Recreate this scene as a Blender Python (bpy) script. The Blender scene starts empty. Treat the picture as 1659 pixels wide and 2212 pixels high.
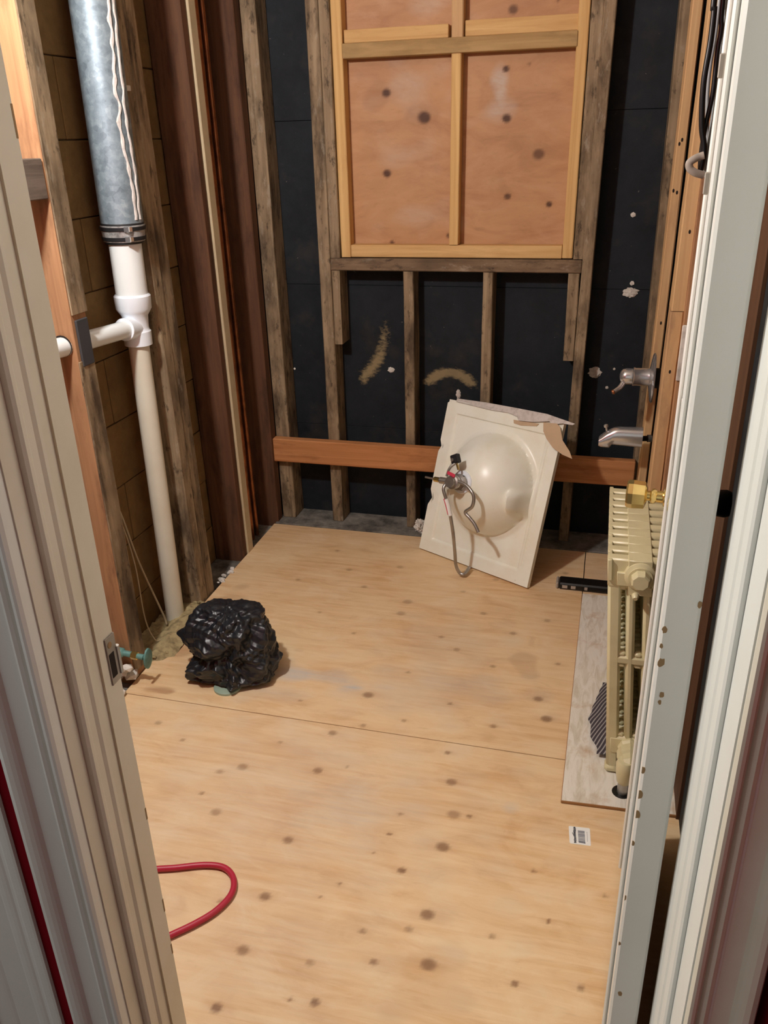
import bpy, bmesh, math, random
import numpy as np
from mathutils import Vector, Matrix, noise

random.seed(7); rng = np.random.default_rng(7)
scene = bpy.context.scene
COL = scene.collection

# ------------------------------------------------------------------ camera
cam_data = bpy.data.cameras.new('camera')
cam = bpy.data.objects.new('camera', cam_data); COL.objects.link(cam)
cam_data.sensor_fit = 'VERTICAL'; cam_data.sensor_height = 36.0
cam_data.lens = 1774.24 / 2212 * 36.0
cam_data.clip_start = 0.02
_r = Vector((0.96724, 0.25262, -0.02495)); _u = Vector((-0.08227, 0.40491, 0.91065)); _f = Vector((-0.24015, 0.87876, -0.41243))
cam.matrix_world = Matrix(((_r.x, _u.x, -_f.x, 0.0), (_r.y, _u.y, -_f.y, 0.0), (_r.z, _u.z, -_f.z, 1.45), (0, 0, 0, 1)))
scene.camera = cam

# ------------------------------------------------------------------ world, lamps, exposure
world = bpy.data.worlds.new('world'); scene.world = world; world.use_nodes = True
world.node_tree.nodes['Background'].inputs[0].default_value = (1.0, 0.985, 0.95, 1)
world.node_tree.nodes['Background'].inputs[1].default_value = 0.50
def lamp(name, kind, loc, energy, color, size, target=None):
    d = bpy.data.lights.new(name, kind); d.energy = energy; d.color = color
    if kind == 'AREA': d.size = size
    else: d.shadow_soft_size = size
    o = bpy.data.objects.new(name, d); COL.objects.link(o); o.location = loc
    if target is not None:
        o.rotation_euler = (Vector(target) - Vector(loc)).to_track_quat('-Z', 'Y').to_euler()
    return o
lamp('bathroom_bulb', 'POINT', (-1.06, 1.10, 1.96), 78, (0.98, 1.0, 0.985), 0.05)
vs = scene.view_settings
vs.view_transform = 'Standard'; vs.look = 'None'; vs.gamma = 1.0; vs.use_curve_mapping = False
vs.exposure = 0.0

# ------------------------------------------------------------------ material helpers
def lin(r, g, b):
    f = lambda c: (c / 255 / 12.92) if c / 255 <= 0.04045 else ((c / 255 + 0.055) / 1.055) ** 2.4
    return (f(r), f(g), f(b), 1.0)
class NT:
    def __init__(s, name):
        s.m = bpy.data.materials.new(name); s.m.use_nodes = True
        s.t = s.m.node_tree; s.n = s.t.nodes; s.bsdf = s.n['Principled BSDF']
        s.x = 0
    def node(s, typ, **kw):
        nd = s.n.new(typ)
        for k, v in kw.items(): setattr(nd, k, v)
        return nd
    def link(s, a, b): s.t.links.new(a, b)
    def coords(s, scale=(1, 1, 1), rand=True):
        tc = s.node('ShaderNodeTexCoord'); mp = s.node('ShaderNodeMapping')
        mp.inputs['Scale'].default_value = scale
        if rand:
            oi = s.node('ShaderNodeObjectInfo'); mu = s.node('ShaderNodeMath', operation='MULTIPLY'); mu.inputs[1].default_value = 37.0
            s.link(oi.outputs['Random'], mu.inputs[0])
            ad = s.node('ShaderNodeVectorMath', operation='ADD')
            s.link(tc.outputs['Object'], mp.inputs['Vector']); s.link(mp.outputs[0], ad.inputs[0]); s.link(mu.outputs[0], ad.inputs[1])
            return ad.outputs[0]
        s.link(tc.outputs['Object'], mp.inputs['Vector'])
        return mp.outputs[0]
    def noise(s, vec, scale, detail=4, rough=0.55, dist=0.0):
        nd = s.node('ShaderNodeTexNoise'); nd.inputs['Scale'].default_value = scale; nd.inputs['Detail'].default_value = detail
        nd.inputs['Roughness'].default_value = rough; nd.inputs['Distortion'].default_value = dist
        s.link(vec, nd.inputs['Vector']); return nd.outputs['Fac']
    def ramp(s, fac, stops):
        nd = s.node('ShaderNodeValToRGB'); e = nd.color_ramp.elements
        while len(e) < len(stops): e.new(0.5)
        for el, (p, c) in zip(e, stops): el.position = p; el.color = c if len(c) == 4 else (*c, 1)
        s.link(fac, nd.inputs[0]); return nd.outputs[0]
    def mask(s, fac, lo, hi):
        nd = s.node('ShaderNodeMapRange'); nd.inputs['From Min'].default_value = lo; nd.inputs['From Max'].default_value = hi
        s.link(fac, nd.inputs['Value']); return nd.outputs['Result']
    def mix(s, fac, a, b):
        nd = s.node('ShaderNodeMix', data_type='RGBA')
        if isinstance(fac, float): nd.inputs[0].default_value = fac
        else: s.link(fac, nd.inputs[0])
        for v, i in ((a, 6), (b, 7)):
            if isinstance(v, tuple): nd.inputs[i].default_value = v
            else: s.link(v, nd.inputs[i])
        return nd.outputs[2]
    def math(s, op, a, b=None):
        nd = s.node('ShaderNodeMath', operation=op)
        for v, i in ((a, 0), (b, 1)):
            if v is None: continue
            if isinstance(v, (int, float)): nd.inputs[i].default_value = v
            else: s.link(v, nd.inputs[i])
        return nd.outputs[0]
    def bump(s, h, strength=0.3, dist=0.002):
        nd = s.node('ShaderNodeBump'); nd.inputs['Strength'].default_value = strength; nd.inputs['Distance'].default_value = dist
        s.link(h, nd.inputs['Height']); s.link(nd.outputs[0], s.bsdf.inputs['Normal'])
    def done(s, color=None, rough=0.5, metal=0.0, spec=None):
        if color is not None:
            if isinstance(color, tuple): s.bsdf.inputs['Base Color'].default_value = color
            else: s.link(color, s.bsdf.inputs['Base Color'])
        if isinstance(rough, (int, float)): s.bsdf.inputs['Roughness'].default_value = rough
        else: s.link(rough, s.bsdf.inputs['Roughness'])
        s.bsdf.inputs['Metallic'].default_value = metal
        if spec is not None: s.bsdf.inputs['Specular IOR Level'].default_value = spec
        return s.m

AX = {'X': (1, 0, 0), 'Y': (0, 1, 0), 'Z': (0, 0, 1)}
def wood(name, c1, c2, dirt, dirt_amt=0.5, axis='Z', rough=0.75, grain=28.0):
    s = NT(name); a = AX[axis]
    sc = tuple(1.2 if a[i] else grain for i in range(3))
    v = s.coords(sc)
    g = s.noise(v, 1.6, 5, 0.6, 0.8)
    col = s.ramp(g, [(0.28, c1), (0.72, c2)])
    v2 = s.coords(tuple(3.0 if a[i] else 11.0 for i in range(3)))
    b = s.noise(v2, 1.4, 6, 0.65)
    m = s.mask(b, 0.62 - 0.25 * dirt_amt, 0.80 - 0.25 * dirt_amt)
    col = s.mix(s.math('MULTIPLY', m, min(1.0, 0.35 + dirt_amt * 0.6)), col, dirt)
    if dirt_amt > 0.5:
        v3 = s.coords(tuple(9.0 if a[i] else 22.0 for i in range(3)))
        k = s.noise(v3, 1.7, 6, 0.7)
        col = s.mix(s.math('MULTIPLY', s.mask(k, 0.57, 0.66), 0.72), col, dirt)
        col = s.mix(s.math('MULTIPLY', s.mask(k, 0.42, 0.32), 0.45), col, lin(176, 164, 144))
        v4 = s.coords(tuple(1.6 if a[i] else 3.0 for i in range(3)))
        col = s.mix(s.math('MULTIPLY', s.mask(s.noise(v4, 1.5, 4, 0.6), 0.50, 0.66), 0.55), col, dirt)
    s.bump(g, 0.35, 0.002)
    return s.done(col, rough, spec=0.25)
def plain(name, color, rough=0.5, metal=0.0, vary=0.0, vscale=20.0, bump=0.0, dark=None):
    s = NT(name)
    if vary > 0:
        n = s.noise(s.coords(), vscale, 5, 0.6)
        d = dark if dark else tuple(c * 0.6 for c in color[:3]) + (1,)
        col = s.mix(s.math('MULTIPLY', s.mask(n, 0.42, 0.68), vary), color, d)
        if bump: s.bump(n, bump, 0.002)
        return s.done(col, rough, metal)
    return s.done(color, rough, metal)

M = {}
M['old'] = wood('old_stud_wood', lin(124, 103, 78), lin(170, 148, 118), lin(52, 40, 30), 0.62)
M['oldx'] = wood('old_sill_wood', lin(104, 84, 64), lin(142, 118, 92), lin(48, 37, 28), 0.6, 'X')
M['oldy'] = wood('old_block_wood', lin(84, 72, 64), lin(118, 104, 92), lin(56, 46, 40), 0.5, 'Y')
M['red'] = wood('reddish_stud_wood', lin(150, 108, 76), lin(188, 142, 102), lin(104, 70, 50), 0.45)
M['dark'] = wood('dark_stud_wood', lin(78, 52, 37), lin(108, 73, 51), lin(50, 33, 25), 0.5)
M['pine'] = wood('new_pine_wood', lin(198, 154, 96), lin(224, 186, 126), lin(174, 128, 78), 0.25)
M['pinex'] = wood('new_pine_wood_across', lin(196, 152, 96), lin(222, 184, 126), lin(168, 124, 78), 0.25, 'X')
M['greenx'] = wood('greenish_crosspiece_wood', lin(160, 128, 82), lin(184, 152, 104), lin(128, 104, 70), 0.4, 'X')
M['tan'] = wood('tan_stud_wood', lin(190, 150, 106), lin(214, 178, 130), lin(150, 112, 78), 0.2)
M['tandirty'] = wood('dirty_tan_stud_wood', lin(190, 148, 104), lin(212, 174, 126), lin(134, 104, 84), 0.5)
M['ledger'] = wood('ledger_wood', lin(168, 108, 64), lin(204, 144, 94), lin(128, 78, 46), 0.35, 'X')
M['panelwall'] = wood('brown_wall_board', lin(78, 53, 37), lin(96, 67, 46), lin(58, 38, 27), 0.4)
M['cream'] = plain('cream_batten_paint', lin(196, 178, 144), 0.6, 0, 0.3, 14)
M['white'] = plain('white_trim_paint', lin(226, 228, 222), 0.38, 0, 0.12, 9, 0.05, lin(190, 184, 168))
M['door'] = plain('door_paint', lin(228, 228, 222), 0.35, 0, 0.12, 8, 0.05, lin(196, 192, 180))
M['jamb'] = plain('aged_shaded_trim_paint', lin(220, 214, 198), 0.4, 0, 0.25, 7, 0.05, lin(190, 176, 146))  # warm aged white for the left jamb; stands for shade on the right casing
M['chip'] = plain('bare_wood_chip', lin(150, 122, 86), 0.8)
M['redwall'] = plain('dark_red_hall_paint', lin(124, 16, 28), 1.0); M['redwall'].node_tree.nodes['Principled BSDF'].inputs['Specular IOR Level'].default_value = 0.05
M['ceil'] = plain('ceiling_plaster', lin(206, 196, 178), 0.8, 0, 0.3, 5)
M['pvc'] = plain('white_pvc', lin(232, 236, 234), 0.28, 0, 0.1, 8, 0, lin(200, 190, 166))
M['pvcold'] = plain('cream_pvc', lin(218, 212, 194), 0.35, 0, 0.2, 8, 0, lin(196, 178, 146))
M['pvcnew'] = plain('bright_pvc_fitting', lin(234, 240, 246), 0.22)
M['chrome'] = plain('chrome', lin(206, 206, 208), 0.2, 0.82)
M['dullmetal'] = plain('dull_metal', lin(176, 172, 166), 0.36, 0.85, 0.35, 30, 0, lin(104, 98, 92))
M['brass'] = plain('brass', lin(226, 202, 130), 0.2, 0.9, 0.3, 40, 0, lin(170, 134, 70))
M['black'] = plain('black_plastic', lin(18, 18, 18), 0.4)
M['rubber'] = plain('black_rubber', lin(24, 24, 26), 0.55)
M['shield'] = plain('worn_steel_shield', lin(190, 188, 184), 0.3, 0.35, 0.8, 60, 0, lin(70, 68, 66))
M['copper'] = plain('copper', lin(164, 106, 70), 0.4, 0.9, 0.7, 16, 0, lin(80, 50, 36))
M['radiator'] = plain('cream_radiator_enamel', lin(214, 204, 164), 0.33, 0, 0.35, 18, 0.1, lin(186, 174, 128))
M['hosered'] = plain('red_rubber_hose', lin(178, 38, 62), 0.42)
M['plaster'] = plain('white_plaster_crumbs', lin(222, 216, 206), 0.9, 0, 0.6, 30, 0.3, lin(150, 138, 124))
M['sand'] = plain('sandy_mortar_dust', lin(172, 154, 112), 0.95, 0, 0.8, 50, 0.5, lin(110, 94, 66))
M['teal'] = plain('verdigris', lin(112, 158, 152), 0.5, 0.2, 0.5, 60, 0, lin(70, 104, 104))
M['wiregrey'] = plain('grey_cable_sheath', lin(150, 154, 156), 0.4)
M['wireblack'] = plain('black_cable_sheath', lin(22, 22, 24), 0.3)
M['wirepale'] = plain('pale_wire', lin(176, 160, 132), 0.5)
M['wireyellow'] = plain('yellow_wire', lin(206, 170, 40), 0.5)
M['beige'] = plain('beige_strap', lin(170, 160, 148), 0.4)
M['paper'] = plain('label_paper', lin(238, 238, 234), 0.6)
M['ink'] = plain('label_ink', lin(40, 42, 56), 0.6)
M['inkgrey'] = plain('label_grey_ink', lin(120, 122, 132), 0.6)
M['kraft'] = plain('torn_brown_paper', lin(196, 168, 136), 0.85, 0, 0.2, 20)
M['tornwhite'] = plain('torn_white_laminate', lin(206, 198, 190), 0.8, 0, 0.5, 60, 0.2, lin(150, 138, 130))
M['redtag'] = plain('red_tag', lin(206, 60, 84), 0.5)
M['darksub'] = plain('dark_subfloor', lin(72, 56, 42), 0.9, 0, 0.6, 10)
M['hall'] = plain('hall_floor_wood', lin(92, 46, 30), 0.5, 0, 0.4, 8)
M['tape'] = plain('dark_felt_scrap', lin(60, 60, 62), 0.7, 0, 0.4, 20)
M['paleglaze'] = plain('pale_green_flange', lin(150, 168, 150), 0.35)
M['hole'] = plain('bored_hole_shadow', lin(30, 18, 12), 0.9)

def _blocks():
    s = NT('brown_concrete_block'); v = s.coords()
    n = s.noise(v, 9, 8, 0.7); f = s.noise(v, 120, 3, 0.6)
    col = s.ramp(n, [(0.3, lin(104, 80, 50)), (0.7, lin(136, 106, 68))])
    col = s.mix(s.mask(s.noise(v, 3.2, 5, 0.6), 0.62, 0.78), col, lin(150, 122, 84))
    s.bump(f, 0.4, 0.002); return s.done(col, 0.92, spec=0.15)
M['block'] = _blocks()
M['mortar'] = plain('brown_mortar', lin(104, 80, 50), 0.95, 0, 0.4, 40)
def _galv():
    s = NT('galvanised_steel'); v = s.coords()
    vo = s.node('ShaderNodeTexVoronoi'); vo.inputs['Scale'].default_value = 70; s.link(v, vo.inputs['Vector'])
    n = s.noise(v, 26, 6, 0.7)
    sp = s.node('ShaderNodeSeparateColor'); s.link(vo.outputs['Color'], sp.inputs[0])
    k = s.math('ADD', s.math('MULTIPLY', sp.outputs['Red'], 0.16), s.math('MULTIPLY', n, 0.85))
    col = s.ramp(k, [(0.28, lin(104, 116, 124)), (0.55, lin(136, 150, 158)), (0.85, lin(182, 192, 196))])
    s.bump(n, 0.15, 0.001); return s.done(col, 0.52, 0.4)
M['galv'] = _galv()
def _felt():
    s = NT('black_tar_sheathing'); v = s.coords(rand=False)
    n = s.noise(v, 8, 7, 0.7); fine = s.noise(v, 60, 5, 0.7)
    col = s.ramp(n, [(0.3, lin(15, 20, 25)), (0.75, lin(32, 38, 44))])
    sep = s.node('ShaderNodeSeparateXYZ'); s.link(v, sep.inputs[0])
    X, Z = sep.outputs['X'], sep.outputs['Z']
    def disc(cx, cz, ax, az):
        a = s.math('DIVIDE', s.math('SUBTRACT', X, cx), ax); b = s.math('DIVIDE', s.math('SUBTRACT', Z, cz), az)
        return s.math('SQRT', s.math('ADD', s.math('MULTIPLY', a, a), s.math('MULTIPLY', b, b)))
    def band(d, w):
        e = s.math('ABSOLUTE', s.math('SUBTRACT', d, 1.0)); return s.math('SUBTRACT', 1.0, s.math('DIVIDE', e, w))
    # adhesive swirls left on the sheathing: one arch, one diagonal sweep
    arch = s.math('MULTIPLY', band(disc(-0.555, 0.565, 0.085, 0.065), 0.42), s.mask(Z, 0.565, 0.60))
    sweep = s.math('MULTIPLY', band(disc(-1.02, 0.80, 0.21, 0.24), 0.16), s.math('MULTIPLY', s.mask(X, -0.93, -0.90), s.mask(Z, 0.86, 0.66)))
    brush = s.noise(s.coords((14, 1, 30), False), 3.0, 5, 0.7)
    st = s.math('MAXIMUM', arch, s.math('MULTIPLY', sweep, 0.8))
    st = s.mask(s.math('ADD', s.math('MULTIPLY', st, 0.6), s.math('MULTIPLY', brush, 0.9)), 0.54, 0.84)
    st = s.math('MULTIPLY', st, s.mask(s.math('MAXIMUM', arch, sweep), 0.0, 0.25))
    col = s.mix(s.math('MULTIPLY', st, 0.85), col, lin(150, 132, 96))
    haze = s.math('MULTIPLY', s.mask(s.noise(v, 5.0, 5, 0.65), 0.54, 0.74), 0.34)
    col = s.mix(haze, col, lin(74, 66, 54))
    speck = s.mask(s.noise(v, 85, 2, 0.5), 0.76, 0.79)
    col = s.mix(s.math('MULTIPLY', speck, 0.45), col, lin(128, 124, 116))
    s.bump(fine, 0.3, 0.002); return s.done(col, 0.7, spec=0.3)
M['felt'] = _felt()
def _ply(name, pale, warm, axis_scale, knotc, knotlight, warm2=lin(190, 142, 98), pale2=lin(238, 216, 182), kstr=0.80):
    s = NT(name)
    at = s.node('ShaderNodeAttribute', attribute_name='marks'); sp = s.node('ShaderNodeSeparateColor'); s.link(at.outputs['Color'], sp.inputs[0])
    g = s.noise(s.coords(axis_scale, False), 1.1, 6, 0.62, 2.2)
    g2 = s.noise(s.coords(tuple(a * 4 for a in axis_scale), False), 1.7, 3, 0.6, 0.3)
    broad = s.noise(s.coords((1, 1, 1), False), 2.6, 4, 0.6)
    base = s.mix(s.math('MULTIPLY', s.mask(g, 0.36, 0.70), s.mask(broad, 0.25, 0.65)), pale, warm)
    base = s.mix(s.math('MULTIPLY', s.mask(broad, 0.42, 0.72), 0.45), base, knotlight)
    base = s.mix(s.math('MULTIPLY', s.mask(g2, 0.6, 0.78), 0.16), base, knotc)
    wv = s.node('ShaderNodeTexWave', bands_direction='Y'); wv.inputs['Scale'].default_value = 5.5; wv.inputs['Distortion'].default_value = 7.0
    wv.inputs['Detail'].default_value = 3.0; wv.inputs['Detail Scale'].default_value = 0.9
    s.link(s.coords(tuple(0.45 if a < 5 else 1.6 for a in axis_scale), False), wv.inputs['Vector'])
    base = s.mix(s.math('MULTIPLY', s.math('MULTIPLY', s.mask(wv.outputs['Fac'], 0.62, 0.95), s.mask(broad, 0.44, 0.66)), 0.24), base, warm2)
    patchy = s.noise(s.coords((1.0, 2.2, 2.2), False), 5.5, 5, 0.65, 0.8)
    base = s.mix(s.math('MULTIPLY', s.mask(patchy, 0.50, 0.68), 0.40), base, pale2)
    base = s.mix(s.math('MULTIPLY', s.mask(patchy, 0.46, 0.30), 0.34), base, warm2)
    base = s.mix(s.math('MULTIPLY', sp.outputs['Blue'], s.mask(g2, 1.1, 0.30)), base, lin(196, 189, 180))
    base = s.mix(s.math('MULTIPLY', sp.outputs['Green'], 0.6), base, lin(172, 116, 72))
    base = s.mix(s.math('MULTIPLY', sp.outputs['Red'], kstr), base, knotc)
    s.bump(g, 0.12, 0.001)
    return s.done(base, 0.6, spec=0.3)
M['ply'] = _ply('floor_plywood', lin(232, 202, 160), lin(212, 168, 116), (1.8, 20, 20), lin(122, 86, 62), lin(220, 178, 130))
M['plywin'] = _ply('window_plywood', lin(192, 146, 104), lin(168, 118, 78), (3.0, 8, 10), lin(78, 48, 32), lin(176, 132, 100), lin(150, 104, 68), lin(200, 160, 124), 0.95)
def _patch():
    s = NT('whitewashed_underlayment')
    g = s.noise(s.coords((30, 6, 6), False), 1.6, 6, 0.65, 1.0); b = s.noise(s.coords((1, 1, 1), False), 9, 5, 0.65)
    col = s.ramp(g, [(0.3, lin(200, 188, 168)), (0.55, lin(230, 224, 212))])
    col = s.mix(s.math('MULTIPLY', s.mask(b, 0.56, 0.72), 0.7), col, lin(188, 152, 114)); s.bump(g, 0.3, 0.002)
    return s.done(col, 0.7)
M['patch'] = _patch()
M['patchedge'] = plain('underlayment_edge', lin(156, 112, 68), 0.8)
def _marble():
    s = NT('cream_cultured_marble'); v = s.coords()
    n = s.noise(v, 7, 5, 0.6); col = s.mix(s.mask(n, 0.45, 0.7), lin(243, 243, 230), lin(236, 232, 212))
    spk = s.mask(s.noise(v, 130, 2), 0.74, 0.78); col = s.mix(s.math('MULTIPLY', spk, 0.4), col, lin(160, 140, 100))
    return s.done(col, 0.32)
M['marble'] = _marble()
def _cloth():
    s = NT('striped_grey_fabric')
    tc = s.node('ShaderNodeTexCoord'); w = s.node('ShaderNodeTexWave'); w.inputs['Scale'].default_value = 30; w.inputs['Distortion'].default_value = 0.6
    mp = s.node('ShaderNodeMapping'); mp.inputs['Rotation'].default_value = (0, 0, 0.5); s.link(tc.outputs['Object'], mp.inputs[0]); s.link(mp.outputs[0], w.inputs['Vector'])
    col = s.ramp(w.outputs['Fac'], [(0.62, lin(92, 84, 90)), (0.86, lin(198, 194, 192))]); return s.done(col, 0.9)
M['cloth'] = _cloth()
def _bag():
    s = NT('black_bin_liner'); n = s.noise(s.coords(), 90, 4, 0.6); s.bump(n, 0.25, 0.002)
    return s.done(lin(26, 29, 35), 0.36, spec=0.55)
M['bag'] = _bag()
def _plate():
    s = NT('dusty_sole_plate'); n = s.noise(s.coords(), 12, 7, 0.7)
    return s.done(s.ramp(n, [(0.35, lin(70, 66, 60)), (0.7, lin(150, 144, 134))]), 0.9)
M['plate'] = _plate()

# ------------------------------------------------------------------ object helpers
def props(o, label=None, cat=None, group=None, kind=None):
    for k, v in (('label', label), ('category', cat), ('group', group), ('kind', kind)):
        if v: o[k] = v
    return o
def wloc(p):
    v = Vector((0, 0, 0))
    while p is not None: v = v + p.location; p = p.parent
    return v
def mesh_obj(name, verts, faces, m, parent=None, smooth=False, loc=None):
    off = wloc(parent) if parent else Vector(loc or (0, 0, 0))
    me = bpy.data.meshes.new(name)
    me.from_pydata([tuple(Vector(v) - off) for v in verts], [], faces); me.validate(); me.update()
    me.materials.append(m)
    if smooth: me.polygons.foreach_set('use_smooth', [True] * len(me.polygons))
    o = bpy.data.objects.new(name, me); COL.objects.link(o)
    if parent: o.parent = parent
    elif loc: o.location = loc
    return o
def bm_obj(name, bm, m, parent=None, smooth=False, loc=None):
    bmesh.ops.recalc_face_normals(bm, faces=bm.faces)
    off = wloc(parent) if parent else Vector(loc or (0, 0, 0))
    bmesh.ops.translate(bm, verts=bm.verts, vec=-off)
    me = bpy.data.meshes.new(name); bm.to_mesh(me); bm.free()
    ms = m if isinstance(m, (list, tuple)) else [m]
    for q in ms: me.materials.append(q)
    if smooth:
        me.polygons.foreach_set('use_smooth', [True] * len(me.polygons))
        try: me.set_sharp_from_angle(angle=math.radians(38))
        except Exception: pass
    o = bpy.data.objects.new(name, me); COL.objects.link(o)
    if parent: o.parent = parent
    elif loc: o.location = loc
    return o
def empty(name, loc):
    o = bpy.data.objects.new(name, None); COL.objects.link(o); o.location = loc; o.empty_display_size = 0.05; return o
def add_box(bm, x0, x1, y0, y1, z0, z1, bev=0.0, top=(0, 0), bot=(0, 0), ends=0.0):
    vs_ = []
    for z, d in ((z0, bot), (z1, top)):
        for x, y in ((x0, y0), (x1, y0), (x1, y1), (x0, y1)):
            vs_.append(bm.verts.new((x + d[0], y + d[1], z)))
    fs = [(3, 2, 1, 0), (4, 5, 6, 7), (0, 1, 5, 4), (1, 2, 6, 5), (2, 3, 7, 6), (3, 0, 4, 7)]
    nf = [bm.faces.new([vs_[i] for i in f]) for f in fs]
    if bev > 0:
        es = {e for f in nf for e in f.edges}
        bmesh.ops.bevel(bm, geom=list(es), offset=bev, segments=1, affect='EDGES', clamp_overlap=True)
def box(name, x0, x1, y0, y1, z0, z1, m, parent=None, bev=0.002, top=(0, 0), bot=(0, 0), loc=None):
    bm = bmesh.new(); add_box(bm, x0, x1, y0, y1, z0, z1, bev, top, bot); return bm_obj(name, bm, m, parent, loc=loc)
def frame_from(axis):
    a = Vector(axis).normalized(); t = Vector((0, 0, 1)) if abs(a.z) < 0.9 else Vector((1, 0, 0))
    u = a.cross(t).normalized(); return a, u, a.cross(u).normalized()
def add_lathe(bm, origin, axis, prof, seg=24, squash=1.0, rot=0.0):
    a, u, w = frame_from(axis); o = Vector(origin); rings = []
    for d, r in prof:
        rings.append([bm.verts.new(o + a * d + (u * math.cos(rot + 2 * math.pi * k / seg) + w * math.sin(rot + 2 * math.pi * k / seg) * squash) * max(r, 1e-4)) for k in range(seg)])
    for A, B in zip(rings, rings[1:]):
        for k in range(seg): bm.faces.new((A[k], A[(k + 1) % seg], B[(k + 1) % seg], B[k]))
    bm.faces.new(rings[0][::-1]); bm.faces.new(rings[-1])
def lathe(name, origin, axis, prof, m, parent=None, seg=24, smooth=True, squash=1.0, rot=0.0, loc=None):
    bm = bmesh.new(); add_lathe(bm, origin, axis, prof, seg, squash, rot); return bm_obj(name, bm, m, parent, smooth, loc)
def catmull(pts, n=8):
    P = [Vector(p) for p in pts]; P = [P[0] * 2 - P[1]] + P + [P[-1] * 2 - P[-2]]; out = []
    for i in range(1, len(P) - 2):
        for k in range(n):
            t = k / n; a, b, c, d = P[i - 1:i + 3]
            out.append(0.5 * ((2 * b) + (c - a) * t + (2 * a - 5 * b + 4 * c - d) * t * t + (3 * b - a - 3 * c + d) * t ** 3))
    out.append(P[-2]); return out
def add_tube(bm, pts, r, seg=12, n=8, flat=1.0):
    P = catmull(pts, n) if n > 1 else [Vector(p) for p in pts]
    rr = r if callable(r) else (lambda t: r)
    u = None; rings = []
    for i, p in enumerate(P):
        t = (P[min(i + 1, len(P) - 1)] - P[max(i - 1, 0)]).normalized()
        if u is None: _, u, _w = frame_from(t)
        u = (u - t * u.dot(t)).normalized(); w = t.cross(u)
        R_ = rr(i / (len(P) - 1))
        rings.append([bm.verts.new(p + (u * math.cos(2 * math.pi * k / seg) + w * math.sin(2 * math.pi * k / seg) * flat) * R_) for k in range(seg)])
    for A, B in zip(rings, rings[1:]):
        for k in range(seg): bm.faces.new((A[k], A[(k + 1) % seg], B[(k + 1) % seg], B[k]))
    bm.faces.new(rings[0][::-1]); bm.faces.new(rings[-1])
def tube(name, pts, r, m, parent=None, seg=12, n=8, loc=None, flat=1.0):
    bm = bmesh.new(); add_tube(bm, pts, r, seg, n, flat); return bm_obj(name, bm, m, parent, True, loc)
def prism(name, poly, z0, z1, m, parent=None, bev=0.0):
    """extrude a plan outline (x, y) upright"""
    bm = bmesh.new()
    A = [bm.verts.new((x, y, z0)) for x, y in poly]; B = [bm.verts.new((x, y, z1)) for x, y in poly]
    n = len(poly); bm.faces.new(A[::-1]); bm.faces.new(B)
    for i in range(n): bm.faces.new((A[i], A[(i + 1) % n], B[(i + 1) % n], B[i]))
    return bm_obj(name, bm, m, parent)
def structure(o): o['kind'] = 'structure'; return o

# ------------------------------------------------------------------ floor
H = 2.48
floor = structure(box('floor', -1.42, 0.34, 0.60, 3.12, -0.06, -0.020, M['darksub'], bev=0))
def sheet(name, x0, x1, y0, y1, z, th, m, parent, knots, stains=(), step=0.006, plane='XY'):
    nx = max(2, int((x1 - x0) / step)); ny = max(2, int((y1 - y0) / step))
    gx, gy = np.meshgrid(np.linspace(x0, x1, nx), np.linspace(y0, y1, ny))
    red = np.zeros_like(gx); grn = np.zeros_like(gx); blu = np.zeros_like(gx)
    wob = 0.12 * np.sin(gx * 41 + gy * 17) + 0.10 * np.sin(gx * 23 - gy * 61)
    for kx, ky, r, dark in knots:
        d = np.sqrt(((gx - kx) / (r * 1.15)) ** 2 + ((gy - ky) / r) ** 2) * (1 + wob)
        red = np.maximum(red, dark * np.clip((1.0 - d) / 0.30, 0, 1) * (0.72 + 0.28 * np.clip((0.75 - d) * 5, -1, 1) ** 2))
        tail = np.sqrt(((gx - kx) / (r * 4.0)) ** 2 + ((gy - ky) / (r * 1.5)) ** 2) * (1 + wob)
        grn = np.maximum(grn, 0.55 * dark * np.clip(1.0 - tail, 0, 1))
    for sx, sy, ax, ay, amt in stains:
        d = np.sqrt(((gx - sx) / ax) ** 2 + ((gy - sy) / ay) ** 2) * (1 + 2.2 * wob)
        if amt > 0: blu = np.maximum(blu, amt * np.clip((1.0 - d) / 0.8, 0, 1))
        else: grn = np.maximum(grn, -amt * np.clip((1.0 - d) / 0.35, 0, 1)); red = np.maximum(red, -amt * 0.45 * np.clip((1.0 - d) / 0.35, 0, 1))
    off = wloc(parent)
    top = np.stack([gx, gy, np.full_like(gx, z)], -1).reshape(-1, 3); bot = top.copy(); 
    idx = np.arange(nx * ny).reshape(ny, nx)
    quads = np.stack([idx[:-1, :-1], idx[:-1, 1:], idx[1:, 1:], idx[1:, :-1]], -1).reshape(-1, 4)
    loop = np.concatenate([idx[0, :], idx[1:, -1], idx[-1, -2::-1], idx[-2:0:-1, 0]])
    rim = top[loop].copy(); rim[:, 2] = z - th
    V = np.concatenate([top, rim]); base = nx * ny; L = len(loop)
    k = np.arange(L); k2 = (k + 1) % L
    sides = np.stack([loop[k], base + k, base + k2, loop[k2]], -1)
    F = np.concatenate([quads, sides]).tolist(); F.append((base + k[::-1]).tolist())
    if plane == 'XZ': V = V[:, [0, 2, 1]] * np.array([1, -1, 1])
    V = V - np.array(off)
    me = bpy.data.meshes.new(name); me.from_pydata(V.tolist(), [], F); me.update(); me.materials.append(m)
    at = me.color_attributes.new('marks', 'FLOAT_COLOR', 'POINT')
    c = np.ones((len(V), 4), np.float32); c[:base, 0] = red.ravel(); c[:base, 1] = grn.ravel(); c[:base, 2] = blu.ravel(); c[base:, :3] = 0
    at.data.foreach_set('color', c.ravel())
    o = bpy.data.objects.new(name, me); COL.objects.link(o); o.parent = parent
    return o
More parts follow.
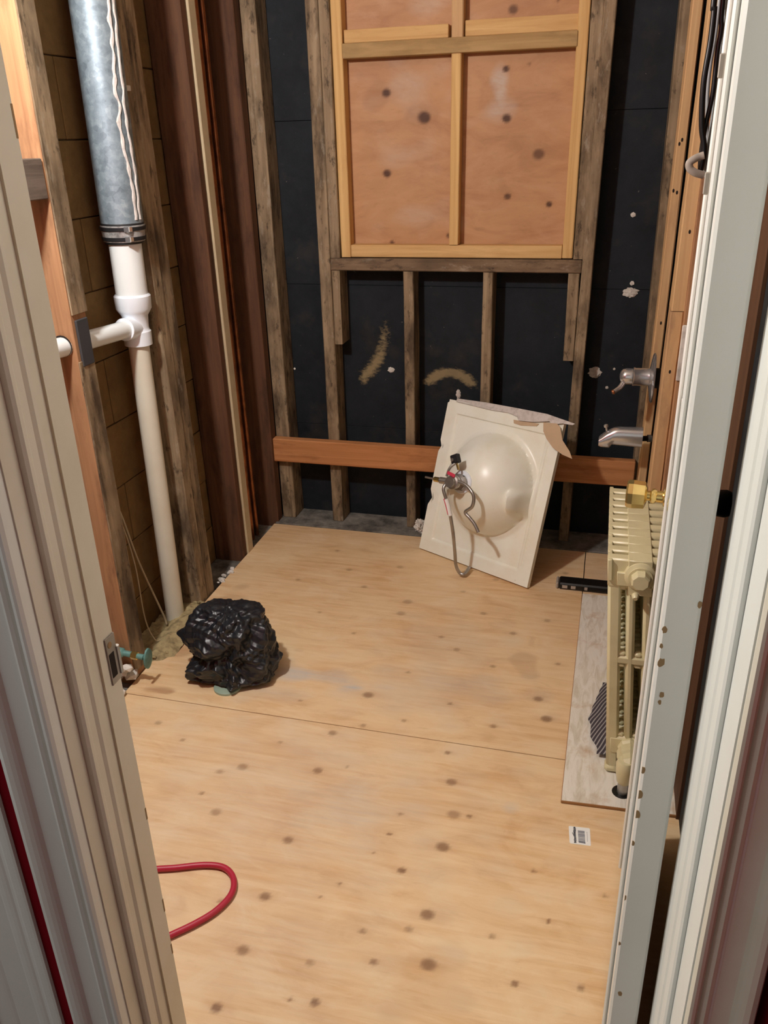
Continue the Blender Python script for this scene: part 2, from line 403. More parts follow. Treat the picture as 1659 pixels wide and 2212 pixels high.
K1 = [(-0.617, 1.667, .012, .7), (-0.607, 1.52, .014, .8), (-0.601, 1.289, .013, .8), (-0.328, 1.266, .011, 1.), (-0.252, 1.35, .016, .9), (-0.593, 1.133, .013, .9),
      (-0.252, 1.169, .014, .9), (-0.587, 1.004, .013, .8), (-0.28, 1.127, .010, .6), (-0.226, 1.059, .017, .9), (-0.588, 0.883, .012, 1.), (-0.414, 0.936, .009, 1.), (-0.461, 0.93, .006, .9),
      (-0.272, 1.556, .014, .8), (-0.247, 1.451, .018, .6), (-0.21, 1.455, .007, .9), (-0.009, 1.211, .007, 1.), (-0.38, 1.36, .007, .9), (-0.37, 1.425, .006, .7), (-0.54, 1.55, .004, .6), (-0.80, 1.49, .012, .6),
      (-0.85, 1.46, .010, .5), (-0.86, 1.38, .007, .7), (-0.80, 1.33, .016, .6), (-0.74, 1.60, .006, .5), (-0.05, 1.33, .006, .8), (-0.06, 1.06, .008, .9), (-0.115, 1.15, .006, .8), (-0.03, .96, .009, .9), (-0.14, .86, .010, .8),
      (-0.37, 1.10, .007, .7), (-0.33, 1.04, .007, .8), (-0.45, 1.20, .005, .8), (-0.48, 1.16, .004, .7), (-0.68, 1.10, .006, .6), (-0.40, 1.30, .004, .6), (-0.30, 1.66, .007, .8), (-0.45, 1.01, .008, .5), (0.06, 1.08, .008, .8), (0.1, 1.3, .006, .6), (-1.0, 1.55, .008, .5), (-1.1, 1.6, .012, .5)]
K2 = [(-0.567, 1.847, .018, .8), (-0.544, 1.715, .010, .6), (-0.093, 1.936, .012, .8), (-0.064, 1.853, .014, .9), (-0.238, 2.065, .009, .6), (-0.581, 2.302, .016, .5), (-0.576, 2.38, .014, .5), (-0.42, 2.19, .010, .6), (-0.36, 2.13, .012, .5),
      (-0.31, 2.36, .012, .5), (-0.75, 2.45, .010, .5), (-0.84, 2.56, .012, .5), (-0.66, 2.62, .013, .4), (-0.40, 2.49, .011, .4), (-0.20, 2.26, .011, .6), (-0.10, 2.36, .009, .5), (-0.48, 1.98, .008, .6), (-0.70, 2.15, .008, .5), (-0.33, 1.86, .006, .7),
      (-0.20, 1.79, .009, .7), (-0.44, 1.76, .007, .6), (-0.75, 1.78, .006, .6), (-1.0, 2.45, .009, .5), (-0.93, 2.7, .012, .5), (-0.3, 2.6, .012, .4), (-0.05, 2.12, .010, .6), (-0.06, 2.7, .01, .5), (-0.5, 2.78, .012, .4), (-0.85, 2.25, .007, .5)]
S1 = [(-0.65, 1.40, .55, .45, .28), (-0.55, 1.0, .4, .3, .2), (-0.50, 1.42, .22, .16, .5), (-0.62, 1.58, .25, .07, .35), (-0.95, 1.2, .2, .3, .25), (-0.5, 1.05, .25, .12, .25), (-0.22, 1.03, .07, .09, -.12), (-0.12, 1.50, .03, .03, .55)]
S2 = [(-0.80, 1.905, .12, .045, 1.0), (-0.62, 1.875, .05, .026, 1.0), (-0.70, 1.90, .2, .04, .7), (-0.35, 1.95, .28, .10, .45), (-0.85, 1.80, .16, .05, .4), (-0.45, 1.88, .3, .13, .3), (-0.40, 2.15, .25, .2, .25), (-1.21, 1.93, .05, .05, -.5), (-1.20, 2.22, .05, .12, -.35), (-1.02, 1.80, .2, .05, -.06), (-1.15, 1.735, .04, .02, -.7), (-0.15, 2.1, .05, .06, -.25), (-0.84, 2.02, .02, .012, -.15)]
sheet('plywood_sheet', -1.262, 0.262, 0.62, 1.6985, 0.0, 0.018, M['ply'], floor, K1, S1)
sheet('plywood_sheet', -1.265, 0.003, 1.7015, 2.885, 0.0, 0.018, M['ply'], floor, K2, S2)
sheet('plywood_sheet', 0.006, 0.262, 2.556, 2.885, -0.001, 0.017, M['ply'], floor, [], [(0.1, 2.7, .1, .1, .3)], 0.02)
sheet('plywood_sheet', 0.006, 0.262, 1.7015, 2.553, -0.001, 0.017, M['ply'], floor, [], [], 0.04)
bm = bmesh.new(); add_box(bm, -0.006, 0.262, 1.545, 2.55, 0.0005, 0.009, 0.0015)
for v in bm.verts:
    if v.co.x < 0.1: v.co.x += 0.010 * (v.co.y - 1.545)
    if v.co.y < 1.6: v.co.y += 0.05 * (v.co.x + 0.006)
for f in bm.faces:
    f.normal_update(); f.material_index = 0 if f.normal.z > 0.9 else 1
o = bm_obj('underlayment_patch', bm, [M['patch'], M['patchedge']], floor)
o['label'] = 'whitewashed square of old underlayment beneath the radiator'
hallf = structure(box('floor_hall', -1.6, 0.34, -2.6, 0.60, -0.06, -0.002, M['hall'], bev=0))

# ------------------------------------------------------------------ left wall: blocks and studs
wl = structure(box('wall_left', -1.47, -1.397, 0.74, 3.14, -0.06, H, M['mortar'], bev=0))
for r in range(13):
    z0 = -0.072 + r * 0.193; z1 = min(z0 + 0.190, H)
    y = 0.75 - (0.2 if r % 2 else 0.0) + 0.12
    while y < 3.1:
        a, b = max(y, 0.75), min(y + 0.394, 3.11)
        if b - a > 0.05: box('concrete_block', -1.45, -1.388 + random.uniform(-.002, .002), a, b, max(z0, -0.05), z1, M['block'], wl, bev=0.002)
        y += 0.397
def stud(parent, x0, x1, y0, y1, z0, z1, m, top=(0, 0), name='stud', rough=0.0014):
    """a sawn stud: bevelled edges, sides divided so that the arrises waver like old lumber"""
    bm = bmesh.new(); n = 14; rings = []
    ph = random.uniform(0, 50)
    for i in range(n + 1):
        t = i / n; z = z0 + (z1 - z0) * t; dx, dy = top[0] * t, top[1] * t; b = 0.003
        pl = [(x0 + b, y0), (x1 - b, y0), (x1, y0 + b), (x1, y1 - b), (x1 - b, y1), (x0 + b, y1), (x0, y1 - b), (x0, y0 + b)]
        rings.append([bm.verts.new((x + dx + rough * noise.noise(Vector((k * 3.1, z * 9, ph))), yv + dy + rough * noise.noise(Vector((k * 5.3, z * 8, ph + 9))), z)) for k, (x, yv) in enumerate(pl)])
    for A, B in zip(rings, rings[1:]):
        for k in range(8): bm.faces.new((A[k], A[(k + 1) % 8], B[(k + 1) % 8], B[k]))
    bm.faces.new(rings[0][::-1]); bm.faces.new(rings[-1])
    return bm_obj(name, bm, m, parent)
ZS = -0.018
# nearest stud, with the board face that still shows fresh orange wood
stud(wl, -1.372, -1.270, 1.768, 1.835, ZS, H, M['red'], (0.0, 0.010))
bm = bmesh.new(); add_box(bm, -1.2698, -1.2655, 1.771, 1.836, 0.02, 0.96, 0.001); add_box(bm, -1.2698, -1.2655, 1.777, 1.842, 1.075, H - 0.02, 0.001)
o = bm_obj('stud_facing', bm, M['old'], wl); o['label'] = 'grey weathered edge of the nearest left stud'
box('felt_scrap', -1.270, -1.2635, 1.784, 1.834, 0.945, 1.062, M['tape'], wl, 0.002)
# noggin between this stud and the door post
box('blocking', -1.310, -1.268, 1.30, 1.770, 1.345, 1.432, M['oldy'], wl)
stud(wl, -1.372, -1.270, 0.86, 0.93, ZS, H, M['red'])
stud(wl, -1.372, -1.270, 1.235, 1.30, ZS, H, M['red'])
# double stud behind the waste pipe
stud(wl, -1.376, -1.270, 2.214, 2.263, ZS, H, M['old'], (0, -0.052))
stud(wl, -1.378, -1.272, 2.267, 2.322, ZS, H, M['old'], (0, -0.048))
# third stud with cream batten
stud(wl, -1.384, -1.268, 2.570, 2.606, ZS, H, M['dark'], (0, -0.035))
stud(wl, -1.290, -1.262, 2.608, 2.655, ZS, H, M['cream'], (0, -0.030), 'batten', 0.0004)
# corner post
stud(wl, -1.384, -1.252, 2.898, 2.948, ZS, H, M['dark'], (0, -0.010))
box('sole_plate', -1.386, -1.272, 0.80, 2.90, -0.040, -0.0185, M['plate'], wl)

box('plaster_fleck', -1.2705, -1.262, 2.175, 2.195, 1.585, 1.598, M['plaster'], wl, 0.001)
# ------------------------------------------------------------------ back wall
wb = structure(box('wall_back', -1.47, 0.36, 3.064, 3.13, -0.06, H, M['darksub'], bev=0))
zz = [-0.06, 0.392, 0.953, 1.520, 2.085, H]
for i in range(5):
    for xa, xb in ((-1.39, 0.29),):
        box('sheathing_panel', xa, xb, 3.052, 3.064, zz[i] + 0.0005, zz[i + 1] - 0.0005, M['felt'], wb, bev=0.001)
# end studs and window framing
stud(wb, -1.250, -1.193, 2.950, 3.050, 0.006, H, M['old'], (-0.010, 0))
stud(wb, -1.029, -0.984, 2.952, 3.050, 0.006, H, M['old'], (0.0015, 0))
stud(wb, -0.9825, -0.946, 2.952, 3.050, 1.064, H, M['old'])
stud(wb, -0.9825, -0.952, 2.954, 3.050, 0.748, 1.019, M['old'])
stud(wb, -0.712, -0.675, 2.954, 3.050, 0.006, 1.019, M['old'])
stud(wb, -0.424, -0.388, 2.954, 3.050, 0.006, 1.019, M['old'])
stud(wb, -0.103, -0.066, 2.952, 3.050, 0.006, H, M['old'], (0.034, 0))
stud(wb, -0.119, -0.082, 2.954, 3.050, 1.066, H, M['old'], (0.008, 0))
stud(wb, -0.131, -0.0935, 2.956, 3.050, 0.717, 1.019, M['old'])
bm = bmesh.new(); add_box(bm, -0.984, -0.0885, 2.951, 3.050, 1.020, 1.063, 0.003); bm_obj('sill', bm, M['oldx'], wb)
# right corner stud
stud(wb, 0.150, 0.196, 2.948, 3.050, 0.006, H, M['old'], (-0.014, 0))
bm = bmesh.new(); add_box(bm, -1.262, 0.27, 2.888, 3.051, -0.035, 0.004, 0.002); bm_obj('sole_plate', bm, M['plate'], wb)
# bath ledger nailed across the studs
lg = props(box('ledger_board', -1.254, 0.153, 2.912, 2.949, 0.269, 0.366, M['ledger'], None, 0.003, loc=(-0.55, 2.93, 0.269)),
           'orange brown ledger board nailed across the back wall studs near the floor', 'board')
# stub of ledge between ledger end and corner
def blob(name, c, r, m, parent=None, sx=1, sy=1, sz=1, amp=0.35, sub=3, fr=2.5, loc=None):
    bm = bmesh.new(); bmesh.ops.create_icosphere(bm, subdivisions=sub, radius=1.0); ph = random.uniform(0, 99)
    for v in bm.verts:
        d = v.co.normalized(); k = 1 + amp * noise.noise(d * fr + Vector((ph, 0, 0))) + amp * 0.5 * noise.noise(d * fr * 2.7 + Vector((0, ph, 0)))
        v.co = Vector(c) + Vector((d.x * sx, d.y * sy, d.z * sz)) * r * k
    return bm_obj(name, bm, m, parent, False, loc)
for cx, cz, rr_, sx in ((0.080, 0.945, 0.016, 1.5), (-0.018, 0.656, 0.020, 1.0), (-0.789, 0.632, 0.010, 1.2), (0.065, 1.20, 0.007, 1.2), (0.083, 0.975, 0.007, 1.0), (-1.19, 0.62, 0.004, 1.0), (0.03, 0.60, .005, 1), (0.05, .67, .004, 1)):
    blob('plaster_splat', (cx, 3.050, cz), rr_, M['plaster'], wb, sx, 0.35, 1.0, 0.5)

# boarded window
win = structure(empty('window_1', (-0.53, 2.98, 1.064)))
KP = [(-0.776, 1.595, .017, 1.), (-0.643, 1.515, .022, 1.), (-0.78, 1.342, .016, 1.), (-0.374, 1.65, .011, 1.), (-0.367, 1.504, .015, 1.), (-0.256, 1.396, .022, .8), (-0.355, 1.264, .014, .9), (-0.213, 1.237, .012, 1.), (-0.766, 1.111, .010, .9), (-0.358, 1.813, .016, .8), (-0.558, 1.135, .010, .8), (-0.30, 1.66, .005, .5), (-0.22, 1.83, .006, .6), (-0.7, 2.05, .02, .8), (-0.35, 2.15, .02, .8)]
SP = [(-0.39, 1.60, .03, .09, .7), (-0.40, 1.53, .07, .05, .45), (-0.70, 1.60, .12, .09, .3), (-0.72, 1.40, .12, .05, .2), (-0.65, 1.2, .15, .05, .25), (-0.62, 1.85, .1, .05, .3), (-0.8, 1.6, .05, .07, -.25), (-.64, 1.52, .08, .04, -.25), (-.25, 1.40, .09, .05, -.2)]
def xz_panel():
    o = sheet('plywood_panel', -0.945, -0.105, 1.075, H - 0.02, 0.0, 0.010, M['plywin'], win, KP, SP, 0.006, 'XZ')
    # the sheet helper works flat; stand it upright at its depth
    me = o.data; n = len(me.vertices); a = np.empty(n * 3); me.vertices.foreach_get('co', a); a = a.reshape(-1, 3)
    off = np.array(wloc(win)); w = a + off            # x, -depth, z
    w[:, 1] = 3.016 + np.where(w[:, 1] > -0.0001, 0.0, 0.0) + np.abs(w[:, 1])
    me.vertices.foreach_set('co', (w - off).ravel()); me.update(); return o
xz_panel()
stud(win, -0.9435, -0.908, 2.962, 3.014, 1.066, H, M['pine'], (-0.002, 0), 'frame_board', 0.0006)
stud(win, -0.157, -0.1225, 2.962, 3.014, 1.068, H, M['pine'], (0.008, 0), 'frame_board', 0.0006)
box('frame_board', -0.907, -0.158, 2.964, 3.014, 1.066, 1.108, M['pinex'], win, 0.002)
stud(win, -0.5485, -0.5165, 2.966, 3.014, 1.110, 1.700, M['pine'], (0.004, 0), 'frame_board', 0.0006)
stud(win, -0.546, -0.508, 2.970, 3.014, 1.735, H, M['tan'], (0, 0), 'frame_board', 0.0006)
bm = bmesh.new(); add_box(bm, -0.909, -0.150, 2.958, 3.012, 1.698, 1.742, 0.002); bm_obj('crosspiece', bm, M['greenx'], win)
box('frame_board', -0.905, -0.556, 2.972, 3.012, 1.743, 1.782, M['pinex'], win, 0.002)
box('frame_board', -0.502, -0.150, 2.972, 3.012, 1.743, 1.788, M['pinex'], win, 0.002)

# ------------------------------------------------------------------ right wall
wr = structure(box('wall_right', 0.272, 0.34, 0.78, 3.14, -0.06, H, M['panelwall'], bev=0))
stud(wr, 0.147, 0.174, 2.600, 2.690, ZS, H, M['tan'], (0.010, 0))
stud(wr, 0.163, 0.196, 2.300, 2.390, ZS, 1.02, M['tandirty'], (0.004, 0))
stud(wr, 0.168, 0.205, 2.300, 2.390, 1.022, H, M['tan'], (0.010, 0))
stud(wr, 0.1975, 0.262, 2.285, 2.330, ZS, H, M['red'], (0.006, 0))
bm = bmesh.new(); add_box(bm, 0.262, 0.271, 0.80, 1.550, -0.019, H - 0.01, 0); o = bm_obj('dark_gap_sheet', bm, M['felt'], wr)  # black sheet stands in for the shade behind the open door
bm = bmesh.new(); add_box(bm, 0.255, 0.271, 1.555, 2.28, -0.019, H - 0.01, 0.001); bm_obj('wall_board', bm, M['panelwall'], wr)
box('plaster_patch', 0.199, 0.225, 2.280, 2.285, 0.84, 0.99, M['plaster'], wr, 0.003)  # plaster patch on the face of the reddish stud

for x, yf, z in ((0.158, 2.600, 1.30), (0.168, 2.600, 1.295), (0.160, 2.600, 1.42), (0.166, 2.600, 1.43), (0.190, 2.2998, 1.22), (0.183, 2.2998, 0.86), (0.165, 2.600, 0.93)):
    lathe('nail_hole', (x, yf - 0.0004, z), (0, 1, 0), [(0, .0030), (0.0012, .0030)], M['hole'], wr, 8, False, 1.8)
ceil = structure(box('ceiling', -1.47, 0.36, 0.60, 3.14, H, H + 0.06, M['ceil'], bev=0))

# ------------------------------------------------------------------ door wall
wf = structure(box('wall_front', -1.47, -0.585, 0.640, 0.742, -0.06, H, M['redwall'], bev=0))
wf2 = structure(box('wall_front_right', 0.158, 0.34, 0.612, 0.745, -0.06, H, M['redwall'], bev=0))
wf3 = structure(box('wall_front_header', -0.585, 0.158, 0.630, 0.742, 2.12, H, M['redwall'], bev=0))
wh = structure(box('wall_hall_right', 0.204, 0.30, -2.6, 0.611, -0.06, H, M['redwall'], bev=0))
structure(box('unseen_ceiling_hall', -1.47, 0.36, -2.6, 0.60, H, H + 0.06, M['ceil'], bev=0))  # unseen hall ceiling, added to cut light from above
# left jamb, stop and casing
t1 = structure(empty('trim_1', (-0.57, 0.68, 0)))
prism('jamb_board', [(-0.584, 0.632), (-0.560, 0.632), (-0.560, 0.714), (-0.5565, 0.714), (-0.5565, 0.747), (-0.584, 0.747)], -0.018, 2.10, M['jamb'], t1)
prism('door_stop', [(-0.5598, 0.656), (-0.553, 0.656), (-0.5500, 0.659), (-0.5500, 0.664), (-0.5525, 0.668), (-0.5525, 0.678), (-0.5495, 0.682), (-0.5495, 0.687), (-0.5598, 0.687)], -0.018, 2.10, M['jamb'], t1)
def casing(x_in, x_out, yb, yf, name, parent, m):
    """moulded casing: bead at the opening, cove, flat field, raised back band"""
    s = 1 if x_out > x_in else -1; W = abs(x_out - x_in); d = yb - yf
    prof = [(0, 0), (0, .82), (.03, .97), (.07, 1.0), (.12, .97), (.15, .80), (.19, .70), (.22, .84), (.27, .90), (.33, .80), (.36, .66), (.66, .72), (.70, .90), (.74, 1.0), (.80, 1.08), (.88, 1.12), (.96, 1.05), (1, .9), (1, 0)]
    prism(name, [(x_in + s * u * W, yb - v * d) for u, v in prof], -0.018, 2.18, m, parent)
casing(-0.562, -0.642, 0.6395, 0.613, 'casing', t1, M['white'])
t3 = structure(empty('trim_3', (-0.72, 0.62, 0)))
casing(-0.683, -0.800, 0.6395, 0.633, 'casing', t3, M['white'])
prism('casing_return', [(-0.801, 0.625), (-0.822, 0.625), (-0.822, 0.6395), (-0.801, 0.6395)], -0.018, 2.18, M['white'], t3)
sp = box('strike_plate', -0.5563, -0.5545, 0.7270, 0.7475, 0.838, 0.905, M['dullmetal'], t1, 0.0006)
box('strike_hole', -0.5556, -0.5541, 0.7295, 0.7400, 0.848, 0.882, M['hole'], sp, 0.0)
tube('strike_lip', [(-0.5552, 0.7480, 0.845), (-0.5552, 0.7480, 0.885)], 0.0035, M['dullmetal'], sp, 8, 1)
lathe('strike_screw', (-0.5546, 0.7345, 0.894), (1, 0, 0), [(0, .0045), (.0008, .004), (.001, .001)], M['chip'], sp, 10)
for zc, h_ in ((1.46, .03), (0.60, .02), (0.42, .025), (0.33, .02)):
    box('paint_chip', -0.5567, -0.5562, 0.7445, 0.7474, zc, zc + h_, M['chip'], t1, 0)
# right jamb, stop and casing
t2 = structure(empty('trim_2', (0.145, 0.68, 0)))
prism('jamb_board', [(0.157, 0.588), (0.132, 0.588), (0.132, 0.758), (0.157, 0.758)], -0.018, 2.10, M['white'], t2)
prism('door_stop', [(0.1318, 0.640), (0.128, 0.640), (0.126, 0.643), (0.126, 0.664), (0.1275, 0.667), (0.1275, 0.671), (0.1255, 0.674), (0.1255, 0.696), (0.1318, 0.696)], -0.018, 2.10, M['white'], t2)
casing(0.1335, 0.194, 0.610, 0.578, 'casing', t2, M['jamb'])  # duller paint than this jamb board: hall-side shade put into the colour
prism('head_jamb', [(-0.585, 0.632), (0.158, 0.632), (0.158, 0.747), (-0.585, 0.747)], 2.10, 2.119, M['white'], t2)

# ------------------------------------------------------------------ door leaf standing open into the room
ang = math.atan2(0.675, 0.056)
door = structure(empty('door_1', (0.082, 0.765, 0.0)))
DW, DT = 0.70, 0.036
def dpt(x, y, z):
    c, s_ = math.cos(ang), math.sin(ang); return (0.082 + c * x - s_ * y, 0.765 + s_ * x + c * y, z)
def dbox(name, x0, x1, y0, y1, z0, z1, m, parent, bev=0.002):
    bm = bmesh.new(); add_box(bm, x0, x1, y0, y1, z0, z1, bev)
    for v in bm.verts: v.co = dpt(*v.co)
    return bm_obj(name, bm, m, parent)
dbox('stile', 0, 0.105, -DT, 0, 0.012, 2.06, M['door'], door, 0.003)
dbox('stile', DW - 0.105, DW, -DT, 0, 0.012, 2.06, M['door'], door, 0.003)
for z0, z1 in ((0.012, 0.22), (0.972, 1.060), (1.94, 2.06)):
    dbox('rail', 0.1052, DW - 0.1052, -DT, 0, z0, z1, M['door'], door, 0.001)
for z0, z1 in ((0.2202, 0.9718), (1.0602, 1.9398)):
    p_ = dbox('panel', 0.1055, DW - 0.1055, -DT + 0.010, -0.010, z0, z1, M['door'], door, 0.001)
for side in (0, 1):
    for xa, xb in ((0.088, 0.1046), (DW - 0.1046, DW - 0.088)):
        y0, y1 = ((0.0002, 0.0062) if side == 0 else (-DT - 0.0062, -DT - 0.0002))
        dbox('face_bead', xa, xb, y0, y1, 0.02, 2.05, M['door'], door, 0.0025)
for z in (1.503, 1.405):
    dbox('hook_plate', 0.1190, 0.1215, 0.0060, 0.0115, z - 0.010, z + 0.010, M['beige'], door, 0.001)
def flake(z, y, r, stretch=1.6):
    """a bare spot where the paint has flaked off the hinge edge"""
    bm = bmesh.new(); n = 11; ph = random.uniform(0, 50); A = []; B = []
    for k in range(n):
        a = 2 * math.pi * k / n; q = 0.62 * r * (1 + 0.45 * noise.noise(Vector((math.cos(a) * 1.6, math.sin(a) * 1.6, ph))))
        yy = min(-0.0002, max(-DT + 0.0002, y + q * math.cos(a))); zz_ = z + q * stretch * math.sin(a)
        A.append(bm.verts.new(dpt(0.0002, yy, zz_))); B.append(bm.verts.new(dpt(-0.0004, yy, zz_)))
    bm.faces.new(A); bm.faces.new(B[::-1])
    for k in range(n): bm.faces.new((A[k], A[(k + 1) % n], B[(k + 1) % n], B[k]))
    bm_obj('paint_chip', bm, M['chip'], door)
for z, y, r in ((0.985, -.004, .004), (0.965, -.003, .003), (0.945, -.005, .0055), (0.905, -.010, .004), (0.895, -.009, .003), (0.80, -.001, .005), (0.765, -.0015, .006), (0.735, -.002, .006), (0.69, -.001, .004), (0.60, 0, .004), (0.52, -.001, .003), (0.43, -.010, .004), (0.33, -.001, .006), (0.30, -.001, .006), (0.16, -.002, .003), (0.08, -.009, .005), (1.02, -DT + .002, .004)):
    flake(z, y, r)
KZ = 0.872; KX = 0.625
a_l = Vector(dpt(0, 1, 0)) - Vector(dpt(0, 0, 0)); a_r = -a_l
kb = Vector(dpt(KX, 0, KZ)); kr = Vector(dpt(KX, -DT, KZ))
knob = lathe('brass_knob', kb, a_l, [(0.036, .012), (0.038, .0195), (0.040, .0235), (0.060, .0250), (0.068, .0245), (0.071, .0215), (0.072, .004)], M['brass'], door, 8, False, 1.0, math.pi / 8)
lathe('knob_shank', kb, a_l, [(0.001, .017), (0.008, .0165), (0.010, .011), (0.020, .0105), (0.024, .0135), (0.029, .0135), (0.031, .009), (0.037, .009)], M['brass'], knob, 20)
ros = blob('rosette', kb + a_l * 0.0035, 0.030, M['radiator'], knob, 1, 1, 1.15, 0.16, 3, 3.0)
for v in ros.data.vertices:                                    # flatten the paint-clotted rosette against the door face
    w = v.co + wloc(knob) - kb; t_ = w.dot(a_l); v.co = v.co - a_l * (t_ * 0.82)
kn2 = lathe('black_knob', kr, a_r, [(0.030, .014), (0.034, .022), (0.056, .0240), (0.064, .021), (0.066, .004)], M['black'], door, 20)
lathe('knob_shank', kr, a_r, [(0.0005, .020), (0.006, .019), (0.008, .010), (0.031, .010)], M['black'], kn2, 16)
for z in (0.30, 1.80):
    lathe('hinge', (0.1245, 0.7605, z), (0, 0, 1), [(0, .0045), (0.075, .0045)], M['dullmetal'], door, 10)

# ------------------------------------------------------------------ waste pipe
dr = props(empty('waste_pipe', (-1.32, 2.12, -0.018)), 'tall white and galvanised drain pipe standing against the left block wall', 'pipe')
PX = lambda z: -1.32 + 0.015 * z
def pl(name, z0, prof, m, parent=dr, seg=28):
    return lathe(name, (PX(z0), 2.12, z0), (0.015, 0, 1), prof, m, parent, seg)
pl('lower_pipe', -0.018, [(0, .0300), (0.96, .0300)], M['pvcold'])
tee = pl('tee_fitting', 0.925, [(0, .033), (0.001, .0400), (0.040, .0405), (0.044, .0365), (0.052, .0355), (0.085, .0375), (0.095, .044), (0.105, .0500), (0.140, .0515), (0.145, .047)], M['pvcnew'])
tube('branch_socket', [(-1.305, 2.118, 0.975), (-1.305, 2.055, 0.982)], 0.0315, M['pvcnew'], tee, 20, 1)
tube('branch_pipe', [(-1.305, 2.06, 0.981), (-1.303, 1.77, 0.999), (-1.300, 1.32, 1.03)], 0.0242, M['pvc'], dr, 20, 1)
pl('upper_pipe', 1.066, [(0, .0445), (0.150, .0445)], M['pvc'])
cp = pl('coupling', 1.208, [(0, .0500), (0.003, .0530), (0.052, .0585), (0.056, .0560)], M['rubber'])
pl('steel_shield', 1.214, [(0, .0550), (0.001, .0562), (0.042, .0600), (0.043, .0585)], M['shield'], cp)
for zb in (1.217, 1.243):
    cb = pl('clamp_band', zb, [(0, .0545 + (zb - 1.208) * .1), (0.001, .0580 + (zb - 1.208) * .1), (0.010, .0590 + (zb - 1.208) * .1), (0.011, .055)], M['rubber'], cp)
    box('clamp_screw', -1.268, -1.250, 2.066, 2.084, zb - 0.002, zb + 0.013, M['chrome'], cp, 0.002)
ga = pl('galvanised_pipe', 1.262, [(0, .0570), (H - 1.262, .0570)], M['galv'])
# crusty drip seam running down the pipe
def drip(a0, wob, r0, ph, name):
    bm = bmesh.new(); n = 150; prev = None
    for i in range(n):
        z = 1.27 + i * (H - 1.29) / (n - 1); a = a0 + wob * (math.sin(i * 0.11 + ph) * 0.5 + noise.noise(Vector((i * 0.16, ph, 5))))
        w = (r0 * (1.0 + 1.3 * noise.noise(Vector((i * 0.35, 3, ph))))) / 0.057; w = max(w, 0.012)
        ring = []
        for aa, rr_ in ((a - w, 0.0566), (a - w * 0.4, 0.0595), (a + w * 0.5, 0.0600), (a + w, 0.0566)):
            ring.append(bm.verts.new((PX(z) + rr_ * math.cos(aa), 2.12 + rr_ * math.sin(aa), z)))
        if prev:
            for k in range(3): bm.faces.new((prev[k], prev[k + 1], ring[k + 1], ring[k]))
        prev = ring
    bm_obj(name, bm, M['tornwhite'], ga)
drip(-0.42, 0.24, 0.0046, 1.0, 'paint_drip'); drip(-0.06, 0.14, 0.0040, 7.0, 'paint_drip')
lathe('bored_hole', (-1.303, 1.7662, 1.0015), (0, 1, 0), [(0, .0268), (0.0012, .0268)], M['hole'], wl, 20)

# copper pipes
props(tube('copper_pipe', [(-1.318, 2.765, -0.018), (-1.318, 2.735, H)], 0.0130, M['copper'], None, 14, 1, loc=(-1.318, 2.765, -0.018)), 'thicker copper pipe rising beside the cream batten', 'pipe', 'copper pipes')
props(tube('copper_pipe', [(-1.312, 2.806, -0.018), (-1.312, 2.776, H)], 0.0095, M['copper'], None, 14, 1, loc=(-1.312, 2.806, -0.018)), 'thinner copper pipe rising just left of the dark corner post', 'pipe', 'copper pipes')

# loose wires in the left bay
props(tube('loose_wire', [(-1.345, 1.862, 0.62), (-1.340, 1.905, 0.54), (-1.335, 1.935, 0.46), (-1.33, 1.977, 0.28), (-1.32, 2.045, 0.06), (-1.315, 2.052, 0.012)], 0.0032, M['wirepale'], None, 8), 'thicker pale wire hanging down to the foot of the white drain pipe', 'wire', 'loose wires in the left bay')
props(tube('loose_wire', [(-1.35, 1.885, 0.50), (-1.33, 1.92, 0.44), (-1.31, 1.925, 0.30), (-1.30, 1.915, 0.12), (-1.29, 1.935, 0.03), (-1.285, 1.965, 0.012)], 0.0022, M['wirepale'], None, 8), 'thin pale wire curling to the floor between stud and drain pipe', 'wire', 'loose wires in the left bay')
props(tube('loose_wire', [(-1.33, 1.866, 0.55), (-1.32, 1.872, 0.40), (-1.312, 1.868, 0.22), (-1.310, 1.872, 0.08), (-1.302, 1.885, 0.010)], 0.0030, M['wireyellow'], None, 8), 'yellow wire hanging close behind the nearest left stud', 'wire', 'loose wires in the left bay')

# ------------------------------------------------------------------ shut-off valve and debris at the left
sv = props(empty('shutoff_valve', (-1.26, 1.750, 0.08)), 'small verdigris shut-off valve with oval handle sticking out by the left stud', 'valve')
lathe('body', (-1.366, 1.750, 0.112), (1, 0, -.09), [(0, .010), (0.05, .010), (0.06, .014), (0.085, .014), (0.09, .009), (0.115, .009)], M['teal'], sv, 14)
lathe('packing_nut', (-1.252, 1.750, 0.101), (1, 0, -.09), [(0, .012), (0.018, .012)], M['brass'], sv, 6, False)
lathe('stem', (-1.234, 1.750, 0.100), (1, 0, -.09), [(0, .008), (0.02, .009), (0.022, .005), (0.034, .005)], M['teal'], sv, 12)
lathe('oval_handle', (-1.205, 1.750, 0.097), (1, 0, -.09), [(0, .017), (0.002, .021), (0.007, .021), (0.009, .016)], M['teal'], sv, 20, True, 1.6, 0)
def rubble(name, n, bounds, rmin, rmax, m, label, loc, height=0.0):
    bm = bmesh.new()
    for _ in range(n):
        x = random.uniform(*bounds[0]); y = random.uniform(*bounds[1]); r = random.uniform(rmin, rmax)
        t = bmesh.ops.create_icosphere(bm, subdivisions=1, radius=1.0)['verts']; ph = Vector((random.uniform(0, 99),) * 3)
        z = bounds[2] + r * 0.5 + random.uniform(0, height)
        for v in t:
            d = v.co.normalized(); k = 1 + 0.5 * noise.noise(d * 1.7 + ph)
            v.co = Vector((x, y, z)) + Vector((d.x * 1.2, d.y, d.z * 0.75)) * r * k
    o = bm_obj(name, bm, m, None, False, loc); o['kind'] = 'stuff'; o['label'] = label; return o
